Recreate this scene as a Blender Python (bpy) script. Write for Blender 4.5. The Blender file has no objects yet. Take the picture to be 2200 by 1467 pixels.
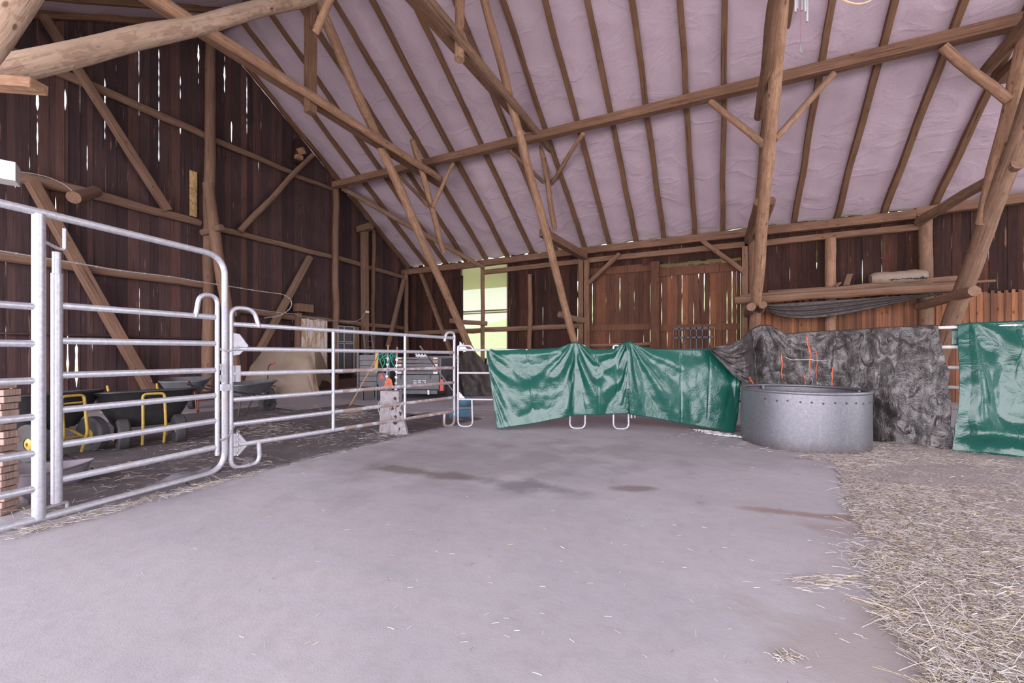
import bpy, math, random
from mathutils import Vector, Matrix, noise
random.seed(7)
rnd = random.random
def ru(a, b): return a + (b - a) * random.random()
sc = bpy.context.scene
col = sc.collection
PI = math.pi

# ------------------------------------------------------------------ camera
YAW = math.radians(26.3)
H = 1.3                                   # lens height above the floor
FWD = Vector((-math.sin(YAW), math.cos(YAW), 0)); RGT = Vector((math.cos(YAW), math.sin(YAW), 0))
FPX, CX, HY = 900.0, 1100.0, 758.0        # focal length in pixels, centre column, horizon row (2200 wide frame)
cd = bpy.data.cameras.new('camera'); cam = bpy.data.objects.new('camera', cd); col.objects.link(cam)
cam.location = (0, 0, H); cam.rotation_euler = (PI / 2, 0, YAW)
cd.sensor_width = 36.0; cd.lens = 36.0 * FPX / 2200.0; cd.shift_y = (HY - 733.5) / 2200.0
cd.clip_start = 0.05; cd.clip_end = 500
sc.camera = cam

# ------------------------------------------------------------------ light and exposure
sc.view_settings.view_transform = 'Standard'; sc.view_settings.look = 'None'
sc.view_settings.gamma = 1.0; sc.view_settings.use_curve_mapping = False
sc.view_settings.exposure = 0.38
w = bpy.data.worlds.new('world'); sc.world = w; w.use_nodes = True
wn = w.node_tree.nodes; bg = wn['Background']
bg.inputs['Color'].default_value = (0.90, 0.93, 1.0, 1); bg.inputs['Strength'].default_value = 1.3
sun_d = bpy.data.lights.new('sun', 'SUN'); sun = bpy.data.objects.new('sun', sun_d); col.objects.link(sun)
sun_d.energy = 11.0; sun_d.angle = 0.006; sun_d.color = (1.0, 0.95, 0.85)
sun.rotation_euler = Vector((0.8965, 0.36, -0.95)).to_track_quat('-Z', 'Y').to_euler(); sun.location = (-30, -10, 30)
def area(name, loc, direction, sx, sy, e, c):
    d = bpy.data.lights.new(name, 'AREA'); o = bpy.data.objects.new(name, d); col.objects.link(o)
    d.shape = 'RECTANGLE'; d.size = sx; d.size_y = sy; d.energy = e; d.color = c
    o.location = loc; o.rotation_euler = Vector(direction).to_track_quat('-Z', 'Z').to_euler()
area('daylight_front_opening', (-3.0, -8.5, 3.2), (0, 1, 0.03), 34, 8.5, 4300, (1.0, 0.93, 1.0))
area('added_side_daylight', (15.0, 6.5, 3.0), (-1, 0, 0.03), 14, 7.0, 900, (1.0, 0.95, 1.0))  # added light to brighten the right side, from an unseen open end

# ------------------------------------------------------------------ geometry helpers
def P(px, py, X=None, Y=None, Z=None, d=None):
    """world point seen at a pixel, on the plane X=, Y= or Z= or at depth d"""
    D = FWD + RGT * ((px - CX) / FPX) + Vector((0, 0, (HY - py) / FPX))
    if X is not None: t = X / D.x
    elif Y is not None: t = Y / D.y
    elif Z is not None: t = (Z - H) / D.z
    else: t = d
    return Vector((0, 0, H)) + D * t
def F(px, py): return P(px, py, Z=0.0)
def C(x, z, h=0.0): return FWD * z + RGT * x + Vector((0, 0, h))

class MB:
    def __init__(s): s.v = []; s.f = []; s.m = []
    def add(s, vs, fs, mi=0):
        b = len(s.v); s.v += [tuple(v) for v in vs]; s.f += [tuple(b + i for i in f) for f in fs]; s.m += [mi] * len(fs)
    def box(s, c, sz, rot=None, mi=0, taper=(1, 1)):
        x, y, z = [k / 2 for k in sz]; tx, ty = taper
        vs = [Vector(p) for p in ((-x, -y, -z), (x, -y, -z), (x, y, -z), (-x, y, -z), (-x*tx, -y*ty, z), (x*tx, -y*ty, z), (x*tx, y*ty, z), (-x*tx, y*ty, z))]
        if rot is not None: vs = [rot @ v for v in vs]
        s.add([v + Vector(c) for v in vs], [(0, 3, 2, 1), (4, 5, 6, 7), (0, 1, 5, 4), (1, 2, 6, 5), (2, 3, 7, 6), (3, 0, 4, 7)], mi)
    def tube(s, pts, r, n=10, cap=True, closed=False, mi=0, flat=1.0, up=None):
        pts = [Vector(p) for p in pts]; m = len(pts)
        rs = r if isinstance(r, (list, tuple)) else [r] * m
        T = []
        for i in range(m):
            if closed: t = pts[(i+1) % m] - pts[i-1]
            else: t = pts[min(i+1, m-1)] - pts[max(i-1, 0)]
            T.append(t.normalized() if t.length > 1e-9 else Vector((0, 0, 1)))
        a = Vector(up) if up else (Vector((0, 0, 1)) if abs(T[0].z) < 0.9 else Vector((1, 0, 0)))
        N = (a - T[0] * a.dot(T[0])).normalized()
        vs = []
        for i in range(m):
            if i: N = (N - T[i] * N.dot(T[i])).normalized()
            B = T[i].cross(N)
            for k in range(n):
                an = 2 * PI * (k + 0.5) / n
                vs.append(pts[i] + N * (math.cos(an) * rs[i]) + B * (math.sin(an) * rs[i] * flat))
        fs = []
        for i in range(m if closed else m - 1):
            j = (i + 1) % m
            for k in range(n):
                l = (k + 1) % n
                fs.append((i*n+k, j*n+k, j*n+l, i*n+l)[::-1])
        if cap and not closed:
            fs.append(tuple(range(n))[::-1][::-1]); fs.append(tuple((m-1)*n + k for k in range(n))[::-1])
        s.add(vs, fs, mi)
    def sheet(s, fn, nu, nv, mi=0):
        vs = [fn(i / nu, j / nv) for j in range(nv + 1) for i in range(nu + 1)]
        s.add(vs, [(j*(nu+1)+i, j*(nu+1)+i+1, (j+1)*(nu+1)+i+1, (j+1)*(nu+1)+i) for j in range(nv) for i in range(nu)], mi)
    def prism(s, poly, d, mi=0):
        """poly: list of 3D points, extruded by vector d"""
        n = len(poly); poly = [Vector(p) for p in poly]; d = Vector(d)
        vs = poly + [p + d for p in poly]
        s.add(vs, [tuple(range(n))[::-1], tuple(range(n, 2*n))] + [(i, (i+1) % n, n + (i+1) % n, n + i) for i in range(n)], mi)
    def lathe(s, prof, c, n=32, axis=None, mi=0, closed=False):
        vs = []
        for r, z in prof:
            for k in range(n):
                a = 2*PI*k/n; v = Vector((r*math.cos(a), r*math.sin(a), z))
                if axis is not None: v = axis @ v
                vs.append(v + Vector(c))
        m = len(prof); fs = []
        for i in range(m if closed else m - 1):
            j = (i+1) % m
            for k in range(n):
                l = (k+1) % n; fs.append((i*n+k, i*n+l, j*n+l, j*n+k))
        s.add(vs, fs, mi)
    def build(s, name, mats, parent=None, smooth=False, origin=None, solid=0, bevel=0, fix=True):
        me = bpy.data.meshes.new(name)
        o3 = Vector(origin) if origin is not None else Vector((0, 0, 0))
        if parent is not None and origin is None: o3 = Vector(parent.get('_o', (0, 0, 0)))
        me.from_pydata([tuple(Vector(v) - o3) for v in s.v], [], s.f)
        if not isinstance(mats, (list, tuple)): mats = [mats]
        for m in mats: me.materials.append(m)
        if len(mats) > 1: me.polygons.foreach_set('material_index', s.m)
        if fix:
            import bmesh
            bm = bmesh.new(); bm.from_mesh(me); bmesh.ops.recalc_face_normals(bm, faces=bm.faces); bm.to_mesh(me); bm.free()
        if smooth:
            me.polygons.foreach_set('use_smooth', [True] * len(me.polygons))
            if smooth != 'all':
                try: me.set_sharp_from_angle(angle=math.radians(40))
                except Exception: pass
        me.update()
        o = bpy.data.objects.new(name, me); col.objects.link(o)
        o['_o'] = tuple(o3)
        if parent is not None:
            o.parent = parent
            if origin is not None: o.location = o3 - Vector(parent.get('_o', (0, 0, 0)))
        else: o.location = o3
        if solid:
            md = o.modifiers.new('thick', 'SOLIDIFY'); md.thickness = solid; md.offset = 0
        if bevel:
            md = o.modifiers.new('bev', 'BEVEL'); md.width = bevel; md.segments = 2; md.limit_method = 'ANGLE'
        return o

def tag(o, label=None, cat=None, group=None, kind=None):
    if label: o['label'] = label
    if cat: o['category'] = cat
    if group: o['group'] = group
    if kind: o['kind'] = kind
    return o
def thing(name, loc, label, cat, group=None):
    o = bpy.data.objects.new(name, None); col.objects.link(o); o.location = loc
    o.empty_display_size = 0.1
    o['_o'] = tuple(loc)                  # parts are given in world coordinates and stored relative to this
    return tag(o, label, cat, group)
def fillet(pts, r, n=6):
    pts = [Vector(p) for p in pts]; out = [pts[0]]
    for i in range(1, len(pts) - 1):
        a, b, c = pts[i-1], pts[i], pts[i+1]
        u = (a - b); v = (c - b); k = min(r, u.length * 0.49, v.length * 0.49)
        p, q = b + u.normalized() * k, b + v.normalized() * k
        for j in range(n + 1):
            t = j / n; out.append((1-t)**2 * p + 2*t*(1-t) * b + t*t * q)
    out.append(pts[-1]); return out

# ------------------------------------------------------------------ materials
MATS = {}
class NT:
    def __init__(s, name):
        s.m = bpy.data.materials.new(name); s.m.use_nodes = True; s.t = s.m.node_tree; s.n = s.t.nodes
        s.b = s.n['Principled BSDF']; s.out = s.n['Material Output']
    def new(s, ty, **kw):
        n = s.n.new(ty)
        for k, v in kw.items():
            if k.startswith('i_'): n.inputs[k[2:].replace('_', ' ')].default_value = v
            else: setattr(n, k, v)
        return n
    def ln(s, a, b): s.t.links.new(a, b)
    def coord(s, kind='Object', scale=(1, 1, 1), rand=True):
        tc = s.new('ShaderNodeTexCoord'); mp = s.new('ShaderNodeMapping'); mp.inputs['Scale'].default_value = scale
        if rand:
            oi = s.new('ShaderNodeObjectInfo'); mu = s.new('ShaderNodeVectorMath', operation='MULTIPLY_ADD')
            cb = s.new('ShaderNodeCombineXYZ')
            for k in 'XYZ': s.ln(oi.outputs['Random'], cb.inputs[k])
            mu.inputs[1].default_value = (37, 53, 71); s.ln(cb.outputs[0], mu.inputs[0]); s.ln(tc.outputs[kind], mu.inputs[2])
            s.ln(mu.outputs[0], mp.inputs[0])
        else: s.ln(tc.outputs[kind], mp.inputs[0])
        return mp.outputs[0]
    def noise(s, vec, scale, detail=4, rough=0.6, dist=0.0):
        n = s.new('ShaderNodeTexNoise'); n.inputs['Scale'].default_value = scale; n.inputs['Detail'].default_value = detail
        n.inputs['Roughness'].default_value = rough; n.inputs['Distortion'].default_value = dist
        s.ln(vec, n.inputs['Vector']); return n.outputs['Fac']
    def ramp(s, fac, stops):
        r = s.new('ShaderNodeValToRGB'); e = r.color_ramp.elements
        while len(e) < len(stops): e.new(0.5)
        for k, (p, c) in enumerate(stops):
            e[k].position = p; e[k].color = (c, c, c, 1) if isinstance(c, (int, float)) else (*c, 1)
        s.ln(fac, r.inputs[0]); return r.outputs[0]
    def mix(s, fac, a, b, mode='MIX'):
        m = s.new('ShaderNodeMix', data_type='RGBA', blend_type=mode)
        for k, v in ((0, fac), (6, a), (7, b)):
            if isinstance(v, (int, float)): m.inputs[k].default_value = v
            elif isinstance(v, tuple): m.inputs[k].default_value = (*v, 1)
            else: s.ln(v, m.inputs[k])
        return m.outputs[2]
    def math(s, op, a, b=0.0, clamp=False):
        m = s.new('ShaderNodeMath', operation=op, use_clamp=clamp)
        for k, v in ((0, a), (1, b)):
            if isinstance(v, (int, float)): m.inputs[k].default_value = v
            else: s.ln(v, m.inputs[k])
        return m.outputs[0]
    def bump(s, h, strength=0.5, dist=0.02):
        b = s.new('ShaderNodeBump'); b.inputs['Strength'].default_value = strength; b.inputs['Distance'].default_value = dist
        s.ln(h, b.inputs['Height']); s.ln(b.outputs[0], s.b.inputs['Normal'])
    def col(s, c):
        if isinstance(c, tuple): s.b.inputs['Base Color'].default_value = (*c, 1)
        else: s.ln(c, s.b.inputs['Base Color'])
    def fin(s, rough=0.8, metal=0.0, spec=None):
        s.b.inputs['Roughness'].default_value = rough; s.b.inputs['Metallic'].default_value = metal
        if spec is not None: s.b.inputs['Specular IOR Level'].default_value = spec
        return s.m

def wood(name, a, b, knot=(0.10, 0.05, 0.03), gscale=1.0, bump=0.5, island=False, dust=None, kn=True, blotch=None):
    t = NT(name)
    v = t.coord('Object', (14*gscale, 14*gscale, 0.8*gscale)); v2 = t.coord('Object', (1, 1, 1))
    g = t.noise(v, 2.0, 6, 0.65, 0.4); big = t.noise(v2, 1.3, 3)
    c = t.mix(t.ramp(g, [(0.32, 0.0), (0.68, 1.0)]), a, b)
    c = t.mix(t.math('MULTIPLY', t.ramp(big, [(0.35, 0.0), (0.7, 1.0)]), 0.45), c, tuple(x * 0.62 for x in a))
    if island:
        ge = t.new('ShaderNodeNewGeometry'); r = ge.outputs['Random Per Island']
        c = t.mix(1.0, c, t.ramp(r, [(0.0, (0.55, 0.5, 0.55)), (0.5, (0.85, 0.8, 0.8)), (0.8, (1.1, 0.95, 0.85)), (1.0, (1.5, 1.2, 1.0))]), 'MULTIPLY')
    if island and not kn:                    # bright splits in the old boards
        spn = t.noise(t.coord('Object', (16, 16, 0.7)), 1.5, 3, 0.5, 0.3)
        c = t.mix(t.math('MULTIPLY', t.ramp(spn, [(0.685, 0.0), (0.70, 1.0)]), 0.8), c, (0.24, 0.12, 0.075))
    if blotch:                               # remains of inner bark
        bl = t.noise(t.coord('Object', (5, 5, 2.0)), 2.2, 5, 0.6, 0.8)
        c = t.mix(t.math('MULTIPLY', t.ramp(bl, [(0.50, 0.0), (0.56, 1.0)]), 0.55), c, blotch)
    crack = t.noise(t.coord('Object', (22*gscale, 22*gscale, 0.5*gscale)), 1.6, 2, 0.5)
    c = t.mix(t.math('MULTIPLY', t.ramp(crack, [(0.30, 1.0), (0.37, 0.0)]), 0.75), c, tuple(x * 0.3 for x in a))
    if kn:
        vo = t.new('ShaderNodeTexVoronoi'); vo.inputs['Scale'].default_value = 1.0
        t.ln(t.coord('Object', (5, 5, 2.2)), vo.inputs['Vector'])
        c = t.mix(t.math('MULTIPLY', t.ramp(vo.outputs['Distance'], [(0.07, 1.0), (0.13, 0.0)]), 0.8), c, knot)
    if dust:                                 # dust that settled on upward faces
        ge = t.new('ShaderNodeNewGeometry'); sx = t.new('ShaderNodeSeparateXYZ'); t.ln(ge.outputs['Normal'], sx.inputs[0])
        up = t.ramp(sx.outputs['Z'], [(0.1, 0.0), (0.6, 1.0)])
        c = t.mix(t.math('MULTIPLY', up, 0.8), c, dust)
    t.col(c)
    t.bump(t.math('ADD', g, t.math('MULTIPLY', crack, 0.6)), bump, 0.02)
    return t.fin(0.85, 0, 0.25)
DUST = (0.30, 0.225, 0.18)
M = {}
M['pole'] = wood('peeled_pole_wood', (0.31, 0.17, 0.105), (0.50, 0.31, 0.20), dust=DUST, blotch=(.24,.13,.08))
M['log'] = wood('lit_dusty_log_wood', (0.50, 0.345, 0.25), (0.68, 0.50, 0.37), dust=(.60,.46,.35), blotch=(.33,.205,.15))  # tone raised to stand in for stronger light near the camera
M['brownlog'] = wood('brown_round_log', (0.20, 0.118, 0.078), (0.34, 0.212, 0.142), dust=(.27,.19,.14), blotch=(.20,.115,.075))
M['beam'] = wood('brown_beam_wood', (0.165, 0.088, 0.056), (0.30, 0.170, 0.108), dust=(0.26, 0.18, 0.13))
M['rafter'] = wood('rafter_wood', (0.155, 0.080, 0.046), (0.24, 0.132, 0.078))
M['gable_frame'] = wood('gable_frame_wood', (0.175, 0.098, 0.066), (0.265, 0.16, 0.112), dust=(0.28, 0.19, 0.14))
M['boards'] = wood('old_dark_boards', (0.070, 0.046, 0.048), (0.110, 0.066, 0.064), knot=(0.12, 0.05, 0.03), island=True, bump=0.35, kn=False)  # greyed colour stands in for the veiling haze over the left side
M['boards_back'] = wood('old_brown_boards', (0.036, 0.018, 0.015), (0.090, 0.041, 0.029), knot=(0.16, 0.07, 0.04), island=True, bump=0.35, kn=False)
M['door'] = wood('door_planks', (0.135, 0.063, 0.040), (0.215, 0.108, 0.066), knot=(0.05, 0.02, 0.012), island=True, bump=0.4)
M['tg'] = wood('pine_matchboard', (0.235, 0.115, 0.066), (0.35, 0.175, 0.10), knot=(0.10, 0.03, 0.015), island=True, bump=0.3)
M['fresh'] = wood('fresh_wood', (0.42, 0.26, 0.15), (0.56, 0.37, 0.22), island=True)
M['pallet'] = wood('rough_sawn_boards', (0.46, 0.33, 0.27), (0.62, 0.47, 0.38), island=True, gscale=1.4)
M['oldwhite'] = None
def osb():
    t = NT('osb_board'); v = t.coord('Object', (1, 1, 1))
    vo = t.new('ShaderNodeTexVoronoi'); vo.inputs['Scale'].default_value = 30; t.ln(t.coord('Object', (1, 1, 0.5)), vo.inputs['Vector'])
    t.col(t.ramp(vo.outputs['Color'], [(0.2, (0.42, 0.25, 0.10)), (0.8, (0.68, 0.46, 0.22))])); return t.fin(0.7)
M['osb'] = osb()
def peel():
    t = NT('peeling_white_paint'); v = t.coord('Object', (5, 5, 1.4))
    t.col(t.mix(t.ramp(t.noise(v, 1.6, 5, 0.7), [(0.47, 0.0), (0.53, 1.0)]), (0.42, 0.27, 0.15), (0.62, 0.54, 0.50))); return t.fin(0.8)
M['oldwhite'] = peel()

def felt():
    t = NT('roof_felt'); v = t.coord('Object', (1, 1, 1), rand=False)
    n1 = t.noise(v, 60, 4, 0.7); n2 = t.noise(v, 1.2, 4, 0.6)
    c = t.mix(t.ramp(n1, [(0.3, 0.0), (0.7, 1.0)]), (0.445, 0.345, 0.40), (0.60, 0.475, 0.54))
    c = t.mix(t.math('MULTIPLY', t.ramp(n2, [(0.4, 0.0), (0.75, 1.0)]), 0.25), c, (0.385, 0.29, 0.335))
    t.col(c)
    cr = t.noise(t.coord('Object', (0.9, 1.3, 1.3), rand=False), 0.8, 4, 0.5, 0.6)
    ridge = t.ramp(cr, [(0.44, 0.0), (0.5, 1.0), (0.56, 0.0)])
    t.bump(t.math('ADD', t.math('MULTIPLY', n1, 0.12), t.math('MULTIPLY', ridge, 0.35)), 0.6, 0.05)
    return t.fin(0.95, 0, 0.1)
M['felt'] = felt()

def galv(name, rust=0.0, base=(0.50, 0.50, 0.55), rough=0.42, metal=0.55, big=6.0):
    t = NT(name); v = t.coord('Object', (1, 1, 1))
    n = t.noise(v, 35, 4, 0.7); n2 = t.noise(v, big, 5, 0.7)
    c = t.mix(t.ramp(n, [(0.35, 0.0), (0.65, 1.0)]), tuple(x*0.86 for x in base), tuple(min(1, x*1.12) for x in base))
    lo = 0.62 - rust * 0.35
    c = t.mix(t.ramp(n2, [(lo, 0.0), (lo + 0.12, 0.85)]), c, (0.30, 0.205, 0.175) if rust > 0.3 else (0.50, 0.42, 0.42))
    t.col(c); t.bump(n, 0.12, 0.003)
    return t.fin(rough, metal)
M['galv'] = galv('galvanised_steel')
M['galv_rust'] = galv('rusty_galvanised_steel', 0.62, rough=0.6, metal=0.3)
M['galv_mid'] = galv('stained_galvanised_steel', 0.25, rough=0.5, metal=0.45)
M['feeder'] = galv('feeder_sheet_steel', -0.3, base=(0.20, 0.20, 0.225), rough=0.44, metal=0.6, big=2.5)
def feeder_dirt():
    m = M['feeder']; nt = m.node_tree; b = nt.nodes['Principled BSDF']; old = b.inputs['Base Color'].links[0].from_socket
    t = NT.__new__(NT); t.m, t.t, t.n, t.b, t.out = m, nt, nt.nodes, b, nt.nodes['Material Output']
    v = t.coord('Object', (1, 1, 1), rand=False); sx = t.new('ShaderNodeSeparateXYZ'); t.ln(v, sx.inputs[0])
    d = t.math('ADD', sx.outputs['Z'], t.math('MULTIPLY', t.noise(v, 11, 5, 0.7), 0.22))
    c = t.mix(t.math('MULTIPLY', t.ramp(d, [(0.10, 1.0), (0.27, 0.0)]), 0.8), old, (0.13, 0.105, 0.10))
    sp = t.noise(t.coord('Object', (9, 9, 2.2), rand=False), 2.0, 5, 0.7)
    c = t.mix(t.math('MULTIPLY', t.ramp(sp, [(0.55, 0.0), (0.75, 1.0)]), 0.4), c, (0.33, 0.33, 0.37)); t.col(c)
feeder_dirt()

def tarp(name, c0, c1, rough, crinkle=0.3, weave=False, dust=None, sc1=7.0):
    t = NT(name); v = t.coord('Object', (1, 1, 1))
    n = t.noise(v, 2.2, 3); c = t.mix(n, c0, c1)
    cr = t.noise(v, sc1, 5, 0.62, 0.8)
    if dust: c = t.mix(t.math('MULTIPLY', t.ramp(t.noise(v, 3.5, 6, 0.75, 0.5), [(0.42, 0.0), (0.72, 1.0)]), 0.8), c, dust)
    h = t.ramp(cr, [(0.25, 0.0), (0.45, 0.8), (0.55, 0.6), (0.8, 1.0)])
    if weave:
        ch = t.new('ShaderNodeTexBrick'); ch.inputs['Scale'].default_value = 30; t.ln(t.coord('Object', (1, 1, 1)), ch.inputs['Vector'])
        fine = t.noise(t.coord('Object', (60, 60, 4)), 2.0, 2); h = t.math('ADD', h, t.math('MULTIPLY', fine, 0.12))
        c = t.mix(t.math('MULTIPLY', t.ramp(fine, [(0.45, 0.0), (0.7, 1.0)]), 0.35), c, dust or c1)
    if weave:
        st = t.noise(t.coord('Object', (13, 13, 1.6)), 1.6, 5, 0.7, 0.5)
        c = t.mix(t.math('MULTIPLY', t.ramp(st, [(0.50, 0.0), (0.72, 1.0)]), 0.5), c, tuple(x * 2.2 for x in dust))  # streaks brighten the dust tone to imitate sheen on the folds
    t.col(c); t.bump(h, crinkle, 0.03); return t.fin(rough, 0, 0.6)
M['green'] = tarp('green_pvc_tarp', (0.006, 0.070, 0.052), (0.010, 0.090, 0.068), 0.20, 0.22, sc1=4.5)
M['black'] = tarp('black_woven_tarp', (0.014, 0.012, 0.0115), (0.035, 0.030, 0.028), 0.26, 0.55, True, (0.09, 0.076, 0.076), 6.0)
M['beige'] = tarp('beige_dust_sheet', (0.24, 0.18, 0.135), (0.34, 0.26, 0.195), 0.62, 0.5)
M['darktarp'] = tarp('dark_brown_sheeting', (0.035, 0.028, 0.027), (0.09, 0.070, 0.064), 0.38, 0.8)

def concrete():
    t = NT('dusty_concrete_floor'); v = t.coord('Object', (1, 1, 1), rand=False)
    n1 = t.noise(v, 0.55, 5, 0.6, 0.3); n2 = t.noise(v, 9, 5, 0.7); n3 = t.noise(t.coord('Object', (0.35, 2.2, 1), rand=False), 1.1, 4, 0.6, 0.6)
    n4 = t.noise(v, 130, 2, 0.6)
    c = t.mix(t.ramp(n1, [(0.3, 0.0), (0.7, 1.0)]), (0.355, 0.335, 0.370), (0.475, 0.455, 0.495))
    c = t.mix(t.math('MULTIPLY', t.ramp(n3, [(0.4, 0.0), (0.75, 1.0)]), 0.45), c, (0.50, 0.455, 0.465))
    c = t.mix(t.math('MULTIPLY', t.ramp(n2, [(0.45, 0.0), (0.75, 1.0)]), 0.35), c, (0.30, 0.265, 0.275))
    c = t.mix(t.math('MULTIPLY', t.ramp(n4, [(0.62, 0.0), (0.75, 1.0)]), 0.35), c, (0.22, 0.18, 0.17))
    tc = t.new('ShaderNodeTexCoord')
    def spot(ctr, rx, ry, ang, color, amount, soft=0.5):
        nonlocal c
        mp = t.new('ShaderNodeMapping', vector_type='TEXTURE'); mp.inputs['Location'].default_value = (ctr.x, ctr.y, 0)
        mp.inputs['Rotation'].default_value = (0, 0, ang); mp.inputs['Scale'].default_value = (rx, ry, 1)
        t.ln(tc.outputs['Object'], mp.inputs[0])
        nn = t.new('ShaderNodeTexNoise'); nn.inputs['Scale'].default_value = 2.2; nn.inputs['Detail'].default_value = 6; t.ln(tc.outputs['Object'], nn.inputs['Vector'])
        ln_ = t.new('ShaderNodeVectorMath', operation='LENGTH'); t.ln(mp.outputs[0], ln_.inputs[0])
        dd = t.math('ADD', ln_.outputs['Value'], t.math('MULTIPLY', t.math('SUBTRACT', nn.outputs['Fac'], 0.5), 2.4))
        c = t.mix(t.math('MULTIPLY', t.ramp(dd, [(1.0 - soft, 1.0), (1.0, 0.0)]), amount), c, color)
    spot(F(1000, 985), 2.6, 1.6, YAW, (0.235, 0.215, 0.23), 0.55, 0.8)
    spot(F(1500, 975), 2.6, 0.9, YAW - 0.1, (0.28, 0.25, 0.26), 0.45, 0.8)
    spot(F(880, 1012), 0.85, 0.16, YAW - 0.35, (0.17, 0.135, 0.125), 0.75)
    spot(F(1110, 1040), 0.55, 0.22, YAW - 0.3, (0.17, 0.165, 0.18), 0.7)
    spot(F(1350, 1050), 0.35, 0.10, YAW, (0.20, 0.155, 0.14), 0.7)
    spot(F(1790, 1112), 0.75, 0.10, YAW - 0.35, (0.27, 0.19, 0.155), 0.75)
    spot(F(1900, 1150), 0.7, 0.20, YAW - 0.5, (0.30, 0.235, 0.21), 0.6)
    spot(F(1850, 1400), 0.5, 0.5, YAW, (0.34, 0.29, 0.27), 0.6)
    t.col(c); t.bump(t.math('ADD', n2, t.math('MULTIPLY', n4, 0.3)), 0.25, 0.01); return t.fin(0.7, 0, 0.3)
M['concrete'] = concrete()
def plain(name, c, rough=0.6, metal=0.0, var=0.15, scale=12, bump=0.1):
    t = NT(name); n = t.noise(t.coord('Object', (1, 1, 1)), scale, 5, 0.65)
    t.col(t.mix(n, tuple(x*(1-var*1.6) for x in c), tuple(min(1, x*(1+var)) for x in c))); t.bump(n, bump, 0.01)
    return t.fin(rough, metal)
M['mat'] = plain('rubber_mat', (0.135, 0.118, 0.128), 0.75, 0, 0.45, 3.5, 0.3)
M['matlight'] = plain('felted_rubber', (0.20, 0.185, 0.205), 0.95, 0, 0.3, 40, 0.6)
M['tubblack'] = plain('black_plastic', (0.035, 0.033, 0.037), 0.5, 0, 0.4)
M['rubber'] = plain('tyre_rubber', (0.060, 0.056, 0.060), 0.8, 0, 0.3)
M['yellow'] = plain('yellow_paint', (0.50, 0.33, 0.06), 0.5, 0, 0.4, 25)
M['red'] = plain('red_paint', (0.18, 0.055, 0.05), 0.55, 0, 0.3)
M['redlamp'] = plain('red_reflector', (0.60, 0.06, 0.04), 0.3, 0, 0.1)
M['orange'] = plain('orange_plastic', (0.62, 0.13, 0.055), 0.6, 0, 0.15)
M['blue'] = plain('blue_plastic', (0.05, 0.14, 0.22), 0.6, 0, 0.2)
M['lilac'] = plain('dusty_grey_plastic', (0.225, 0.195, 0.225), 0.8, 0, 0.15)
M['darksteel'] = plain('dark_steel', (0.075, 0.072, 0.08), 0.5, 0.4, 0.3)
M['greysteel'] = plain('grey_painted_sheet', (0.135, 0.135, 0.150), 0.55, 0.1, 0.3, 6)
M['greyplank'] = plain('grey_weathered_plank', (0.16, 0.15, 0.16), 0.85, 0, 0.3, 8)
M['white'] = plain('white_paint', (0.70, 0.68, 0.70), 0.5, 0, 0.08)
M['dirtywhite'] = plain('dirty_white_rail', (0.66, 0.62, 0.60), 0.6, 0, 0.12)
M['conblock'] = plain('grey_concrete', (0.34, 0.31, 0.33), 0.95, 0, 0.28, 18, 0.9)
M['hole'] = plain('dark_hole_shade', (0.045, 0.036, 0.036), 0.95)
M['greenrope'] = plain('green_rope', (0.03, 0.30, 0.20), 0.8)
M['wire'] = plain('fence_wire', (0.42, 0.38, 0.37), 0.6, 0.2)
M['aluminium'] = plain('aluminium', (0.55, 0.54, 0.56), 0.4, 0.7)
M['grass'] = plain('meadow_grass', (0.20, 0.235, 0.125), 0.95, 0, 0.12, 0.3)
M['yard'] = plain('pale_gravel', (0.27, 0.26, 0.25), 0.95, 0, 0.15, 3)
M['soffit'] = plain('pale_soffit_boards', (0.50, 0.38, 0.27), 0.8, 0, 0.15, 2)
M['litter'] = plain('brown_litter', (0.13, 0.075, 0.06), 0.95, 0, 0.4, 12, 1.0)
def strawmat(name, stops):
    t = NT(name); ge = t.new('ShaderNodeNewGeometry')
    t.col(t.ramp(ge.outputs['Random Per Island'], stops)); return t.fin(0.65, 0, 0.3)
M['straw'] = strawmat('straw', [(0.0, (0.13, 0.085, 0.065)), (0.25, (0.34, 0.28, 0.23)), (0.5, (0.50, 0.45, 0.40)), (0.93, (0.68, 0.64, 0.64)), (0.97, (0.60, 0.50, 0.27)), (1.0, (0.62, 0.50, 0.18))])
def chaff():
    t = NT('chaff_ground'); v = t.coord('Object', (1, 1, 1), rand=False)
    n = t.noise(v, 45, 6, 0.75); n2 = t.noise(v, 1.3, 4, 0.6)
    c = t.ramp(n, [(0.3, (0.20, 0.155, 0.145)), (0.5, (0.42, 0.365, 0.36)), (0.7, (0.62, 0.57, 0.57))])
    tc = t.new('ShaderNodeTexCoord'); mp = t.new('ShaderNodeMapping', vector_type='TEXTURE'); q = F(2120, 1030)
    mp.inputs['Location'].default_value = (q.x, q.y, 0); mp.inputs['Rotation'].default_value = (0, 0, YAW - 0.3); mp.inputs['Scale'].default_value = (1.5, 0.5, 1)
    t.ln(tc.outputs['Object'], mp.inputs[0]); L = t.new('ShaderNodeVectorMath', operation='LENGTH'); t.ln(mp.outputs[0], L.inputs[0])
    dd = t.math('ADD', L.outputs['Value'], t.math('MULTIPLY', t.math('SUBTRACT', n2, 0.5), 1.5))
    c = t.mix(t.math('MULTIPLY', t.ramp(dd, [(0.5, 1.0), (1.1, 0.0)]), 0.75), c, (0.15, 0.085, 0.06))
    t.col(c); t.bump(n, 0.9, 0.02); return t.fin(0.95, 0, 0.15)
M['chaff'] = chaff()
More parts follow.
